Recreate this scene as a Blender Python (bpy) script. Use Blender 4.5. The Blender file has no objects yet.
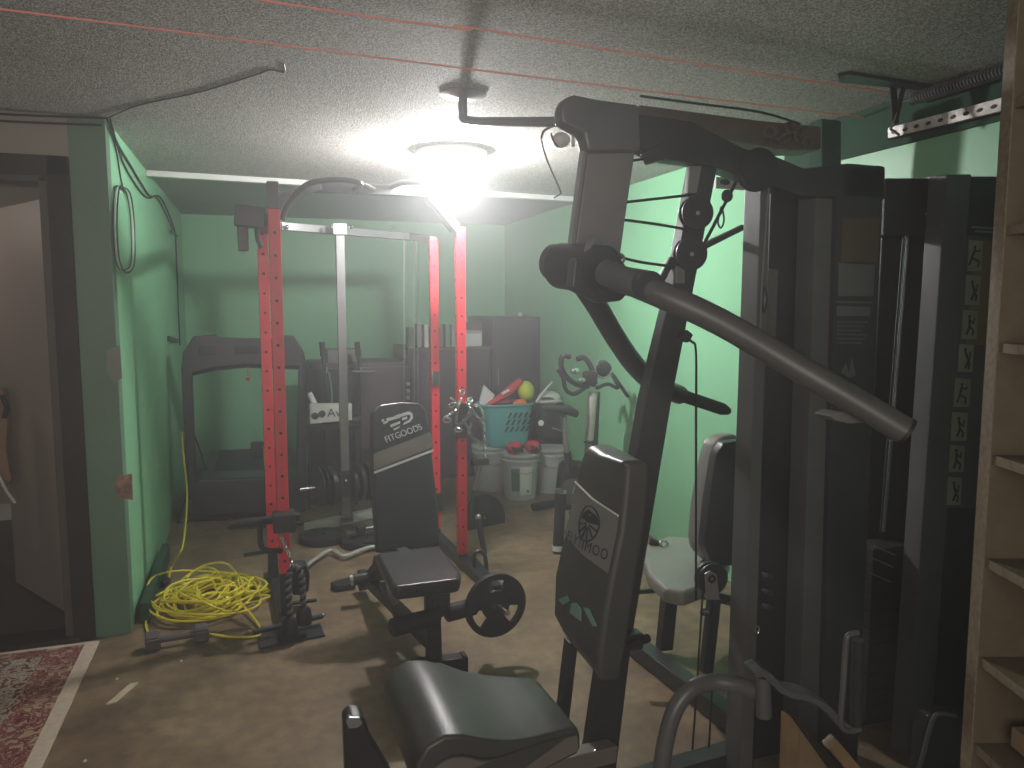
import bpy, bmesh, math, random
from mathutils import Vector, Matrix, Euler
random.seed(7)
SC = bpy.context.scene
COL = SC.collection

# ------------------------------------------------------------------ camera
F_PX = 773.0
PITCH = math.atan(0.102)
YAW = math.atan(0.3346 * math.cos(PITCH))
EYE = Vector((0, 0, 1.5))
cam_data = bpy.data.cameras.new('camera')
cam_data.sensor_width = 36
cam_data.lens = 36 * F_PX / 1024
cam_data.clip_start = 0.02
cam = bpy.data.objects.new('camera', cam_data)
cam.location = EYE
cam.rotation_euler = (math.pi / 2 - PITCH, 0, -YAW)
COL.objects.link(cam)
SC.camera = cam
# ------------------------------------------------------------------ world, light, exposure
world = bpy.data.worlds.new('world')
SC.world = world
world.use_nodes = True
world.node_tree.nodes['Background'].inputs[0].default_value = (0.9, 0.85, 0.75, 1)
world.node_tree.nodes['Background'].inputs[1].default_value = 0.03
SC.view_settings.view_transform = 'Standard'
SC.view_settings.look = 'None'
SC.view_settings.gamma = 1
SC.view_settings.use_curve_mapping = False
SC.view_settings.exposure = 0.32
LAMP = Vector((1.0, 4.0, 2.155))
LAMP_W = 165
BLOOM_HAZE = 0.072
vs = world.node_tree.nodes.new('ShaderNodeVolumeScatter')      # thin haze filling the room, added to give the bloom around the lamp
vs.inputs['Density'].default_value = BLOOM_HAZE; vs.inputs['Anisotropy'].default_value = 0.6
world.node_tree.links.new(vs.outputs[0], world.node_tree.nodes['World Output'].inputs['Volume'])
def lamp(name, kind, loc, energy, color, size=0.1, rot=None, size_y=None):
    d = bpy.data.lights.new(name, kind)
    d.energy = energy; d.color = color
    if kind == 'AREA':
        d.size = size
        if size_y: d.shape = 'RECTANGLE'; d.size_y = size_y
    else:
        d.shadow_soft_size = size
    o = bpy.data.objects.new(name, d); o.location = loc
    if rot: o.rotation_euler = rot
    COL.objects.link(o)
    return o
lamp('ceiling_bulb', 'POINT', LAMP, LAMP_W, (1.0, 0.985, 0.97), 0.045)
lamp('rear_fill_light', 'AREA', (-0.7, -1.2, 1.6), 44, (1.0, 0.90, 0.80), 2.0, Euler((math.radians(101), 0, math.radians(-4))), 1.6)  # unseen warm fill added behind the camera to lift the near tones
lamp('hall_light', 'POINT', (-1.9, 4.6, 2.0), 5.0, (1.0, 0.85, 0.74), 0.15)

# ------------------------------------------------------------------ pixel rays -> places in the room
_f = Vector((math.sin(YAW) * math.cos(PITCH), math.cos(YAW) * math.cos(PITCH), -math.sin(PITCH)))
_r = Vector((math.cos(YAW), -math.sin(YAW), 0))
_u = _r.cross(_f)
def ray(x, y): return _f + _r * ((x - 512) / F_PX) + _u * ((384 - y) / F_PX)
def D(x, y, Y):
    d = ray(x, y); return EYE + d * (Y / d.y)
def G(x, y, z=0.0):
    d = ray(x, y); return EYE + d * ((z - EYE.z) / d.z)
def S(x, y, X):
    d = ray(x, y); return EYE + d * (X / d.x)
V = Vector
def XY(p, z): return V((p.x, p.y, z))

# ------------------------------------------------------------------ materials
MATS = {}
def mat(name, col, rough=0.5, metal=0.0, var=0.12, scale=8.0, bump=0.0, bscale=60.0, emit=None, estr=0.0, coat=0.0, spec=0.5):
    if name in MATS: return MATS[name]
    m = bpy.data.materials.new(name); m.use_nodes = True
    nt = m.node_tree; N = nt.nodes; L = nt.links
    b = N['Principled BSDF']
    b.inputs['Roughness'].default_value = rough
    b.inputs['Metallic'].default_value = metal
    b.inputs['Specular IOR Level'].default_value = spec
    if coat: b.inputs['Coat Weight'].default_value = coat
    tc = N.new('ShaderNodeTexCoord')
    no = N.new('ShaderNodeTexNoise'); no.inputs['Scale'].default_value = scale; no.inputs['Detail'].default_value = 4
    L.new(tc.outputs['Object'], no.inputs['Vector'])
    rp = N.new('ShaderNodeValToRGB')
    rp.color_ramp.elements[0].position = 0.3; rp.color_ramp.elements[1].position = 0.7
    rp.color_ramp.elements[0].color = tuple(c * (1 - var) for c in col) + (1,)
    rp.color_ramp.elements[1].color = tuple(min(1, c * (1 + var)) for c in col) + (1,)
    L.new(no.outputs['Fac'], rp.inputs['Fac']); L.new(rp.outputs['Color'], b.inputs['Base Color'])
    if bump:
        n2 = N.new('ShaderNodeTexNoise'); n2.inputs['Scale'].default_value = bscale; n2.inputs['Detail'].default_value = 3
        L.new(tc.outputs['Object'], n2.inputs['Vector'])
        bp = N.new('ShaderNodeBump'); bp.inputs['Strength'].default_value = bump; bp.inputs['Distance'].default_value = 0.01
        L.new(n2.outputs['Fac'], bp.inputs['Height']); L.new(bp.outputs['Normal'], b.inputs['Normal'])
    if emit:
        b.inputs['Emission Color'].default_value = tuple(emit) + (1,)
        b.inputs['Emission Strength'].default_value = estr
    MATS[name] = m
    return m
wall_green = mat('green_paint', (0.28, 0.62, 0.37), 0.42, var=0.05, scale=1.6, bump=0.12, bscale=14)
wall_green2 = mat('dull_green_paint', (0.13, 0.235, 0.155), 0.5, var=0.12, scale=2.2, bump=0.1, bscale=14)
dark_green = mat('dark_green_paint_and_shade', (0.03, 0.075, 0.045), 0.8, spec=0.15, var=0.15, scale=4)  # also colours the shadow strip built onto the right wall
beige = mat('beige_paint', (0.36, 0.31, 0.26), 0.6, var=0.06, scale=2)
door_paint = mat('door_paint', (0.40, 0.34, 0.30), 0.5, var=0.04, scale=1.5)
brown_wood = mat('dark_brown_wood', (0.04, 0.028, 0.022), 0.6, var=0.3, spec=0.2, scale=6)
brown_wood2 = mat('worn_brown_wood', (0.085, 0.066, 0.05), 0.6, var=0.25, scale=6)
hall_floor_m = mat('hall_floor_wood', (0.07, 0.05, 0.035), 0.4, var=0.2, scale=5)
white_trim = mat('white_trim', (0.75, 0.75, 0.72), 0.4, var=0.06)
grey_ceiling = mat('grey_ceiling_panel', (0.42, 0.43, 0.44), 0.6, var=0.05, scale=2)
blackm = mat('black_powder_coat', (0.022, 0.023, 0.025), 0.42, var=0.2, scale=20)
charcoal = mat('charcoal_steel', (0.032, 0.034, 0.036), 0.38, var=0.12, scale=16)
greysteel = mat('grey_painted_steel', (0.10, 0.102, 0.104), 0.36, var=0.1, scale=12)
hazedgrey = mat('haze_lightened_steel', (0.17, 0.17, 0.165), 0.4, var=0.1, scale=12)  # grey steel lightened to paint in the lamp glow over the column
armgrey = mat('arm_grey_steel', (0.085, 0.087, 0.088), 0.4, var=0.1, scale=12)
midsteel = mat('mid_grey_steel', (0.26, 0.26, 0.26), 0.35, metal=0.4, var=0.1, scale=12)
red = mat('red_powder_coat', (0.80, 0.035, 0.055), 0.38, var=0.08, scale=12)
chrome = mat('chrome', (0.75, 0.75, 0.76), 0.18, metal=1.0, var=0.05)
rubber = mat('black_rubber', (0.016, 0.016, 0.017), 0.6, var=0.2, scale=30, bump=0.1)
foam = mat('black_foam', (0.02, 0.02, 0.02), 0.75, var=0.2, scale=40, bump=0.25, bscale=200)
vinyl = mat('black_vinyl', (0.024, 0.025, 0.027), 0.33, var=0.12, scale=10, bump=0.06, bscale=260)
vinylgrey = mat('grey_vinyl', (0.062, 0.064, 0.060), 0.4, var=0.1, scale=10, bump=0.05, bscale=260)
vinylside = mat('grey_vinyl_side', (0.17, 0.15, 0.135), 0.5, var=0.1, scale=10)
vinylband = mat('light_grey_vinyl_band', (0.19, 0.195, 0.185), 0.5, var=0.08, scale=10)
palevinyl = mat('pale_vinyl', (0.24, 0.245, 0.22), 0.4, var=0.08)
brownband = mat('brown_fabric_band', (0.12, 0.10, 0.085), 0.7, var=0.1)
silverprint = mat('silver_print', (0.5, 0.5, 0.5), 0.4, var=0.02)
tealprint = mat('teal_print', (0.16, 0.30, 0.27), 0.5, var=0.05)
blackprint = mat('black_print', (0.012, 0.012, 0.013), 0.6, var=0.05)
whitepaint = mat('white_painted_metal', (0.72, 0.72, 0.70), 0.35, var=0.06)
greybar = mat('worn_grey_bar', (0.5, 0.49, 0.45), 0.35, metal=0.3, var=0.12)
yellow = mat('yellow_cord_rubber', (0.78, 0.66, 0.035), 0.45, var=0.08)
cable = mat('black_cable', (0.014, 0.015, 0.014), 0.5, var=0.1)
redstring = mat('red_string', (0.95, 0.33, 0.26), 0.6, var=0.1)
tan = mat('tan_particle_board', (0.115, 0.092, 0.056), 0.6, var=0.12, scale=30)
tan_edge = mat('tan_board_edge', (0.19, 0.15, 0.10), 0.65, var=0.3, scale=90)
gold_wood = mat('golden_wood', (0.27, 0.18, 0.10), 0.4, var=0.2, scale=12)
cardboard = mat('cardboard', (0.30, 0.21, 0.13), 0.7, var=0.1)
plateiron = mat('cast_iron_plate', (0.03, 0.031, 0.033), 0.42, metal=0.2, var=0.2, scale=18, bump=0.1)
hexgrey = mat('grey_hex_rubber', (0.11, 0.095, 0.10), 0.55, var=0.1)
teal = mat('teal_plastic', (0.10, 0.36, 0.36), 0.42, var=0.06)
bucketgrey = mat('grey_bucket_plastic', (0.46, 0.47, 0.47), 0.42, var=0.05)
paper = mat('white_paper', (0.72, 0.73, 0.70), 0.6, var=0.05)
label_green = mat('green_label', (0.06, 0.17, 0.10), 0.6)
redcloth = mat('red_fabric', (0.62, 0.05, 0.06), 0.6, var=0.15)
lime = mat('lime_ball', (0.62, 0.70, 0.05), 0.45, var=0.08)
orange = mat('orange_plastic', (0.85, 0.22, 0.06), 0.5, var=0.1)
white_pl = mat('white_plastic', (0.75, 0.76, 0.72), 0.35, var=0.06)
navy = mat('navy_panel', (0.05, 0.06, 0.14), 0.5)
tag_green = mat('green_tag', (0.30, 0.55, 0.12), 0.5)
dkcab = mat('dark_grey_cabinet', (0.055, 0.05, 0.052), 0.5, var=0.1)
dkcab2 = mat('dark_plum_cabinet', (0.075, 0.058, 0.062), 0.5, var=0.1)
aged = mat('aged_placard', (0.11, 0.12, 0.115), 0.5, var=0.12)
brownlabel = mat('brown_placard', (0.085, 0.06, 0.042), 0.5, var=0.12)
postertan = mat('poster_tan', (0.22, 0.15, 0.075), 0.5, var=0.2, scale=3)
postergrey = mat('poster_grey', (0.09, 0.10, 0.10), 0.5, var=0.2, scale=6)
picpaper = mat('picture_paper', (0.33, 0.34, 0.27), 0.5, var=0.15)
bluetext = mat('blue_print', (0.16, 0.24, 0.34), 0.5)
galv = mat('galvanised_steel', (0.62, 0.58, 0.54), 0.4, metal=0.3, var=0.35, scale=26)
brick = mat('exposed_brick', (0.42, 0.24, 0.19), 0.8, var=0.5, scale=30, bump=0.3)
patch = mat('grey_filler_patch', (0.27, 0.31, 0.27), 0.7, var=0.06)
opalbulb = mat('opal_bulb', (0.82, 0.76, 0.76), 0.3, var=0.02)
glovem = mat('glove_fabric', (0.03, 0.03, 0.032), 0.7)
jacket = mat('brown_canvas', (0.33, 0.21, 0.13), 0.8, var=0.2)

def floor_mat():
    m = bpy.data.materials.new('stained_concrete'); m.use_nodes = True
    nt = m.node_tree; N = nt.nodes; L = nt.links; b = N['Principled BSDF']
    tc = N.new('ShaderNodeTexCoord')
    n1 = N.new('ShaderNodeTexNoise'); n1.inputs['Scale'].default_value = 2.4; n1.inputs['Detail'].default_value = 8; n1.inputs['Roughness'].default_value = 0.65
    n2 = N.new('ShaderNodeTexNoise'); n2.inputs['Scale'].default_value = 16; n2.inputs['Detail'].default_value = 6
    L.new(tc.outputs['Object'], n1.inputs['Vector']); L.new(tc.outputs['Object'], n2.inputs['Vector'])
    r1 = N.new('ShaderNodeValToRGB'); e = r1.color_ramp.elements
    e[0].position = 0.36; e[0].color = (0.145, 0.10, 0.063, 1); e[1].position = 0.66; e[1].color = (0.30, 0.22, 0.14, 1)
    L.new(n1.outputs['Fac'], r1.inputs['Fac'])
    r2 = N.new('ShaderNodeValToRGB'); e = r2.color_ramp.elements
    e[0].position = 0.38; e[0].color = (0.78, 0.78, 0.78, 1); e[1].position = 0.64; e[1].color = (1.15, 1.12, 1.05, 1)
    L.new(n2.outputs['Fac'], r2.inputs['Fac'])
    mx = N.new('ShaderNodeMix'); mx.data_type = 'RGBA'; mx.blend_type = 'MULTIPLY'; mx.inputs[0].default_value = 1
    L.new(r1.outputs['Color'], mx.inputs[6]); L.new(r2.outputs['Color'], mx.inputs[7])
    # pale worn specks
    vo = N.new('ShaderNodeTexNoise'); vo.inputs['Scale'].default_value = 34; vo.inputs['Detail'].default_value = 2
    L.new(tc.outputs['Object'], vo.inputs['Vector'])
    r3 = N.new('ShaderNodeValToRGB'); e = r3.color_ramp.elements; e[0].position = 0.70; e[0].color = (0, 0, 0, 1); e[1].position = 0.76; e[1].color = (0.5, 0.5, 0.5, 1)
    L.new(vo.outputs['Fac'], r3.inputs['Fac'])
    m2 = N.new('ShaderNodeMix'); m2.data_type = 'RGBA'
    L.new(r3.outputs['Color'], m2.inputs[0]); L.new(mx.outputs[2], m2.inputs[6]); m2.inputs[7].default_value = (0.34, 0.31, 0.25, 1)
    L.new(m2.outputs[2], b.inputs['Base Color'])
    b.inputs['Roughness'].default_value = 0.5
    bp = N.new('ShaderNodeBump'); bp.inputs['Strength'].default_value = 0.25; bp.inputs['Distance'].default_value = 0.01
    L.new(n2.outputs['Fac'], bp.inputs['Height']); L.new(bp.outputs['Normal'], b.inputs['Normal'])
    return m
def popcorn_mat():
    m = bpy.data.materials.new('popcorn_ceiling'); m.use_nodes = True
    nt = m.node_tree; N = nt.nodes; L = nt.links; b = N['Principled BSDF']
    tc = N.new('ShaderNodeTexCoord')
    n1 = N.new('ShaderNodeTexNoise'); n1.inputs['Scale'].default_value = 185; n1.inputs['Detail'].default_value = 3
    n2 = N.new('ShaderNodeTexNoise'); n2.inputs['Scale'].default_value = 1.3; n2.inputs['Detail'].default_value = 3
    for n in (n1, n2): L.new(tc.outputs['Object'], n.inputs['Vector'])
    r1 = N.new('ShaderNodeValToRGB'); e = r1.color_ramp.elements
    e[0].position = 0.45; e[0].color = (0.25, 0.235, 0.22, 1); e[1].position = 0.56; e[1].color = (0.66, 0.635, 0.60, 1)
    L.new(n1.outputs['Fac'], r1.inputs['Fac'])
    r2 = N.new('ShaderNodeValToRGB'); e = r2.color_ramp.elements
    e[0].position = 0.3; e[0].color = (0.85, 0.85, 0.85, 1); e[1].position = 0.7; e[1].color = (1.05, 1.05, 1.05, 1)
    L.new(n2.outputs['Fac'], r2.inputs['Fac'])
    mx = N.new('ShaderNodeMix'); mx.data_type = 'RGBA'; mx.blend_type = 'MULTIPLY'; mx.inputs[0].default_value = 1
    L.new(r1.outputs['Color'], mx.inputs[6]); L.new(r2.outputs['Color'], mx.inputs[7]); L.new(mx.outputs[2], b.inputs['Base Color'])
    b.inputs['Roughness'].default_value = 0.8
    bp = N.new('ShaderNodeBump'); bp.inputs['Strength'].default_value = 0.7; bp.inputs['Distance'].default_value = 0.012
    L.new(n1.outputs['Fac'], bp.inputs['Height']); L.new(bp.outputs['Normal'], b.inputs['Normal'])
    return m
def pattern_mat(name, bg, fg, fg2, scale):
    m = bpy.data.materials.new(name); m.use_nodes = True
    nt = m.node_tree; N = nt.nodes; L = nt.links; b = N['Principled BSDF']
    tc = N.new('ShaderNodeTexCoord')
    w = N.new('ShaderNodeTexNoise'); w.inputs['Scale'].default_value = scale; w.inputs['Detail'].default_value = 0.6; w.inputs['Distortion'].default_value = 1.2
    L.new(tc.outputs['Object'], w.inputs['Vector'])
    r = N.new('ShaderNodeValToRGB'); r.color_ramp.interpolation = 'CONSTANT'; e = r.color_ramp.elements
    e[0].position = 0; e[0].color = fg + (1,); e[1].position = 0.38; e[1].color = bg + (1,)
    for p_, c_ in ((0.45, fg), (0.475, bg), (0.53, fg2), (0.56, bg), (0.63, fg)):
        q_ = e.new(p_); q_.color = c_ + (1,)
    L.new(w.outputs['Fac'], r.inputs['Fac'])
    mx = N.new('ShaderNodeMix'); mx.data_type = 'RGBA'; mx.inputs[0].default_value = 0
    L.new(r.outputs['Color'], mx.inputs[6])
    L.new(mx.outputs[2], b.inputs['Base Color']); b.inputs['Roughness'].default_value = 0.95; b.inputs['Specular IOR Level'].default_value = 0.1
    return m

# ------------------------------------------------------------------ mesh builder
FRAME = {}
class MB:
    def __init__(s): s.bm = bmesh.new()
    def _take(s, tmp, M=None):
        if M is not None: bmesh.ops.transform(tmp, matrix=M, verts=tmp.verts)
        me = bpy.data.meshes.new('tmp'); tmp.to_mesh(me); tmp.free(); s.bm.from_mesh(me); bpy.data.meshes.remove(me)
        return s
    def box(s, c, size, rot=None, bev=0.0, seg=2):
        t = bmesh.new(); bmesh.ops.create_cube(t, size=1)
        bmesh.ops.scale(t, vec=size, verts=t.verts)
        if bev: bmesh.ops.bevel(t, geom=t.edges[:], offset=min(bev, min(size) * 0.49), segments=seg, affect='EDGES', profile=0.5)
        R = Matrix.Identity(4)
        if rot is not None: R = rot.to_4x4() if isinstance(rot, Matrix) else Euler(rot).to_matrix().to_4x4()
        return s._take(t, Matrix.Translation(V(c)) @ R)
    def beam(s, p0, p1, w, h, up=(0, 0, 1), bev=0.004):
        p0, p1 = V(p0), V(p1); d = p1 - p0; L = d.length; z = d.normalized()
        u = V(up)
        if abs(u.normalized().dot(z)) > 0.98: u = V((0, 1, 0))
        x = u.cross(z).normalized(); y = z.cross(x)
        R = Matrix((x, y, z)).transposed()
        return s.box((p0 + p1) / 2, (w, h, L), R, bev)
    def cyl(s, p0, p1, r, r2=None, n=20):
        p0, p1 = V(p0), V(p1); d = p1 - p0
        t = bmesh.new(); bmesh.ops.create_cone(t, cap_ends=True, segments=n, radius1=r, radius2=r if r2 is None else r2, depth=d.length)
        R = d.to_track_quat('Z', 'Y').to_matrix().to_4x4()
        return s._take(t, Matrix.Translation((p0 + p1) / 2) @ R)
    def sphere(s, c, r, sc=(1, 1, 1), n=16, rot=None):
        t = bmesh.new(); bmesh.ops.create_uvsphere(t, u_segments=n, v_segments=max(8, n * 2 // 3), radius=r)
        R = Euler(rot).to_matrix().to_4x4() if rot else Matrix.Identity(4)
        return s._take(t, Matrix.Translation(V(c)) @ R @ Matrix.Diagonal((*sc, 1)))
    def tube(s, pts, r, n=10, closed=False, smooth=0):
        pts = [V(p) for p in pts]
        if smooth:
            if isinstance(r, (list, tuple)):
                r = [r[i] + (r[min(i + 1, len(r) - 1)] - r[i]) * j / smooth for i in range(len(r) - 1) for j in range(smooth)] + [r[-1]]
            pts = spline(pts, smooth, closed)
        rings = []; N = len(pts); nrm = None
        for i, p in enumerate(pts):
            a = pts[(i - 1) % N] if (closed or i > 0) else p
            b = pts[(i + 1) % N] if (closed or i < N - 1) else p
            t = (b - a).normalized() if (b - a).length > 1e-9 else V((0, 0, 1))
            if nrm is None:
                nrm = t.orthogonal().normalized()
            else:
                nrm = (nrm - t * nrm.dot(t))
                nrm = nrm.normalized() if nrm.length > 1e-6 else t.orthogonal().normalized()
            bi = t.cross(nrm)
            rr = r[i] if isinstance(r, (list, tuple)) else r
            rings.append([s.bm.verts.new(p + (nrm * math.cos(k * math.tau / n) + bi * math.sin(k * math.tau / n)) * rr) for k in range(n)])
        for i in range(N if closed else N - 1):
            A, B = rings[i], rings[(i + 1) % N]
            for k in range(n):
                s.bm.faces.new((A[k], A[(k + 1) % n], B[(k + 1) % n], B[k]))
        if not closed:
            s.bm.faces.new(rings[0][::-1]); s.bm.faces.new(rings[-1])
        return s
    def lathe(s, prof, o=(0, 0, 0), axis=(0, 0, 1), n=32, cap=True):
        R = V(axis).to_track_quat('Z', 'Y').to_matrix(); o = V(o); rings = []
        for (r, z) in prof:
            rings.append([s.bm.verts.new(o + R @ V((r * math.cos(k * math.tau / n), r * math.sin(k * math.tau / n), z))) for k in range(n)])
        for i in range(len(rings) - 1):
            A, B = rings[i], rings[i + 1]
            for k in range(n): s.bm.faces.new((A[k], A[(k + 1) % n], B[(k + 1) % n], B[k]))
        if cap:
            s.bm.faces.new(rings[0][::-1]); s.bm.faces.new(rings[-1])
        return s
    def prism(s, poly, w, bev=0.0, seg=2):
        """closed outline of 3D points pushed along w"""
        t = bmesh.new(); w = V(w)
        a = [t.verts.new(V(p)) for p in poly]; b = [t.verts.new(V(p) + w) for p in poly]
        n = len(a); t.faces.new(a[::-1]); t.faces.new(b)
        for i in range(n): t.faces.new((a[i], a[(i + 1) % n], b[(i + 1) % n], b[i]))
        bmesh.ops.recalc_face_normals(t, faces=t.faces)
        if bev:
            ed = [e for e in t.edges if len(e.link_faces) == 2 and e.calc_face_angle(0) > 0.5]
            bmesh.ops.bevel(t, geom=ed, offset=bev, segments=seg, affect='EDGES', profile=0.5)
        return s._take(t)
    def torus(s, c, R, r, axis=(0, 0, 1), n=32, m=8, sc=(1, 1)):
        q = V(axis).to_track_quat('Z', 'Y').to_matrix(); c = V(c)
        return s.tube([c + q @ V((R * sc[0] * math.cos(k * math.tau / n), R * sc[1] * math.sin(k * math.tau / n), 0)) for k in range(n)], r, m, closed=True)
    def quad(s, a, b, c, d):
        s.bm.faces.new([s.bm.verts.new(V(p)) for p in (a, b, c, d)]); return s
    def grid(s, fn, nu, nv):
        vs = [[s.bm.verts.new(V(fn(i / nu, j / nv))) for j in range(nv + 1)] for i in range(nu + 1)]
        for i in range(nu):
            for j in range(nv): s.bm.faces.new((vs[i][j], vs[i + 1][j], vs[i + 1][j + 1], vs[i][j + 1]))
        return s
    def build(s, name, m, parent=None, world=True, ang=38, keepn=False):
        if world and parent is not None and parent.name in FRAME:
            bmesh.ops.transform(s.bm, matrix=FRAME[parent.name].inverted(), verts=s.bm.verts)
        if not keepn: bmesh.ops.recalc_face_normals(s.bm, faces=s.bm.faces)
        me = bpy.data.meshes.new(name); s.bm.to_mesh(me); s.bm.free()
        for mm in (m if isinstance(m, list) else [m]): me.materials.append(mm)
        for p in me.polygons: p.use_smooth = True
        me.set_sharp_from_angle(angle=math.radians(ang))
        o = bpy.data.objects.new(name, me); COL.objects.link(o)
        wn = o.modifiers.new('normals', 'WEIGHTED_NORMAL'); wn.keep_sharp = True; wn.weight = 100
        if parent is not None:
            o.parent = parent
            FRAME[o.name] = FRAME.get(parent.name, Matrix.Identity(4))
        else:
            FRAME[o.name] = Matrix.Identity(4)
        return o
def spline(P, k, closed=False):
    out = []; n = len(P)
    rng = range(n) if closed else range(n - 1)
    for i in rng:
        p1, p2 = P[i], P[(i + 1) % n]
        p0 = P[(i - 1) % n] if (closed or i > 0) else p1 * 2 - p2
        p3 = P[(i + 2) % n] if (closed or i + 2 < n) else p2 * 2 - p1
        for j in range(k):
            t = j / k
            out.append(0.5 * ((2 * p1) + (p2 - p0) * t + (2 * p0 - 5 * p1 + 4 * p2 - p3) * t * t + (3 * p1 - p0 - 3 * p2 + p3) * t ** 3))
    if not closed: out.append(P[-1])
    return out
def tag(o, label=None, cat=None, group=None, kind=None):
    if label: o['label'] = label
    if cat: o['category'] = cat
    if group: o['group'] = group
    if kind: o['kind'] = kind
    return o
def thing(name, label, cat, loc=(0, 0, 0), rz=0.0, group=None):
    o = bpy.data.objects.new(name, None); COL.objects.link(o)
    o.empty_display_size = 0.1
    o.location = loc; o.rotation_euler = (0, 0, rz)
    FRAME[o.name] = Matrix.Translation(V(loc)) @ Matrix.Rotation(rz, 4, 'Z')
    return tag(o, label, cat, group)
def struct(name, mb, m, **k): return tag(mb.build(name, m, **k), kind='structure')
def copy_tree(o, parent=None):
    c = o.copy(); COL.objects.link(c)
    if parent is not None: c.parent = parent
    for ch in list(o.children): copy_tree(ch, c)
    return c
def dup(o, loc, rz=0.0, label=None, group=None, rot=None):
    c = copy_tree(o); c.location = loc; c.rotation_euler = rot if rot else (0, 0, rz)
    if label: c['label'] = label
    if group: c['group'] = group
    return c
def lettering(name, text, o, u, v, size, m, parent, ext=0.001, align='CENTER', shear=0.0):
    """raised letters lying in the plane (u along the line, v up)"""
    cu = bpy.data.curves.new('t', 'FONT'); cu.body = text; cu.size = size; cu.extrude = ext; cu.align_x = align; cu.align_y = 'CENTER'; cu.shear = shear
    to = bpy.data.objects.new('t', cu); COL.objects.link(to)
    dg = bpy.context.evaluated_depsgraph_get(); dg.update()
    me = bpy.data.meshes.new_from_object(to.evaluated_get(dg)); bpy.data.objects.remove(to)
    u, v = V(u).normalized(), V(v); v = (v - u * v.dot(u)).normalized(); w = u.cross(v)
    M = Matrix.Translation(V(o)) @ Matrix((u, v, w)).transposed().to_4x4()
    mb = MB(); mb.bm.from_mesh(me); bpy.data.meshes.remove(me)
    bmesh.ops.transform(mb.bm, matrix=M, verts=mb.bm.verts)
    return mb.build(name, m, parent)

# ================================================================== THE ROOM
XL, XR, YN, YB, H = -0.58, 2.42, 3.79, 7.5, 2.30
YT = 5.22                                    # where the textured ceiling stops
FLOOR = floor_mat(); POP = popcorn_mat()
struct('floor', MB().box((0.3, 3.0, -0.05), (4.8, 9.4, 0.1)), FLOOR)
mb = MB().box((0.35, (YT - 1.6) / 2, H + 0.03), (4.9, YT + 1.6, 0.06)); struct('ceiling', mb, POP)
struct('ceiling_panel', MB().box(((XL + XR) / 2, (YT + YB) / 2, H + 0.03), (XR - XL + 0.2, YB - YT, 0.06)), grey_ceiling)
struct('wall_left', MB().box((XL - 0.05, (YN + 0.1 + YB) / 2, H / 2), (0.10, YB - YN - 0.1, H)), wall_green)
struct('wall_back', MB().box(((XL + XR) / 2, YB + 0.05, H / 2), (XR - XL + 0.2, 0.1, H)), wall_green)
struct('wall_right', MB().box((XR + 0.05, (YB - 1.6) / 2, H / 2), (0.1, YB + 1.6, H)), wall_green)
# shadow along the top of the near right wall, built as dark green strip
struct('wall_shadow_band', MB().prism([V((XR - 0.012, 3.15, H)), V((XR - 0.012, 3.15, 2.12)), V((XR - 0.012, 1.4, 2.12)), V((XR - 0.012, 1.4, H))], (0.012, 0, 0)), dark_green)
# strip closing the textured ceiling
a, b = G(145, 170, H), G(470, 192, H)
struct('trim_1', MB().beam((XL, a.y, H - 0.02), (XR, a.y + 0.25, H - 0.02), 0.05, 0.035), white_trim)
# near left wall with doorway
DX0, DX1, DZ = D(-60, 200, YN).x, D(96, 636, YN).x, D(68, 157, YN).z      # outer right side and top of the door casing
CW = 0.085
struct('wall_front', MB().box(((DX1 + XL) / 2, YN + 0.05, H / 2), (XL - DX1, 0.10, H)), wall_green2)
struct('wall_front_lintel', MB().box(((-2.1 + DX1) / 2, YN + 0.05, (H + DZ) / 2), (DX1 + 2.1, 0.10, H - DZ)), beige)
d1 = MB()
d1.box((DX1 - CW / 2, YN - 0.008, DZ / 2), (CW, 0.03, DZ), bev=0.004)
d1.box(((DX1 - 2.1) / 2, YN - 0.008, DZ - CW / 2), (DX1 + 2.1, 0.03, CW), bev=0.004)
dr = struct('door_1', d1, brown_wood)
j = MB(); j.box((DX1 - CW - 0.015, YN + 0.05, (DZ - CW) / 2), (0.035, 0.13, DZ - CW), bev=0.003)
j.box((DX1 - CW - 0.6, YN + 0.05, DZ - CW - 0.01), (1.2, 0.13, 0.03), bev=0.003)
j.build('door_jamb', brown_wood2, dr)
MB().box((DX1 - CW - 0.65, YN + 0.03, 0.012), (1.35, 0.16, 0.03), bev=0.006).build('threshold', brown_wood, dr)
# opened door leaf going back into the hall
h0 = G(78, 619); h1 = G(20, 584)
dd = (h1 - h0).normalized()
hz = DZ - CW - 0.04
MB().beam(h0 + V((0, 0, hz / 2)) - dd * 0, h1 + V((0, 0, hz / 2)), 0.04, hz - 0.03, up=(0, 0, 1)).build('door_leaf', door_paint, dr)
struct('floor_hall', MB().box((-2.2, 5.6, -0.045), (3.1, 3.6, 0.1)), hall_floor_m)
struct('wall_hall', MB().box((-2.2, 6.2, 1.15), (3.2, 0.1, 2.3)), door_paint)
struct('baseboard_hall', MB().box((-2.2, 6.14, 0.06), (3.2, 0.03, 0.12)), white_trim)
struct('wall_hall_side', MB().box((-3.2, 5.0, 1.15), (0.1, 2.4, 2.3)), door_paint)
struct('ceiling_hall', MB().box((-2.2, 5.05, H + 0.03), (3.1, 2.4, 0.06)), beige)
# exposed patch on the wall corner and filler patch
struct('trim_3', MB().prism([D(118, 476, YN - 0.004), D(132, 474, YN - 0.004), D(133, 500, YN - 0.004), D(120, 498, YN - 0.004), D(114, 487, YN - 0.004)], (0, 0.006, 0)), brick)
struct('trim_4', MB().prism([D(107, 350, YN - 0.003), D(120, 345, YN - 0.003), D(122, 378, YN - 0.003), D(114, 383, YN - 0.003), D(106, 372, YN - 0.003)], (0, 0.006, 0)), patch)

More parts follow.
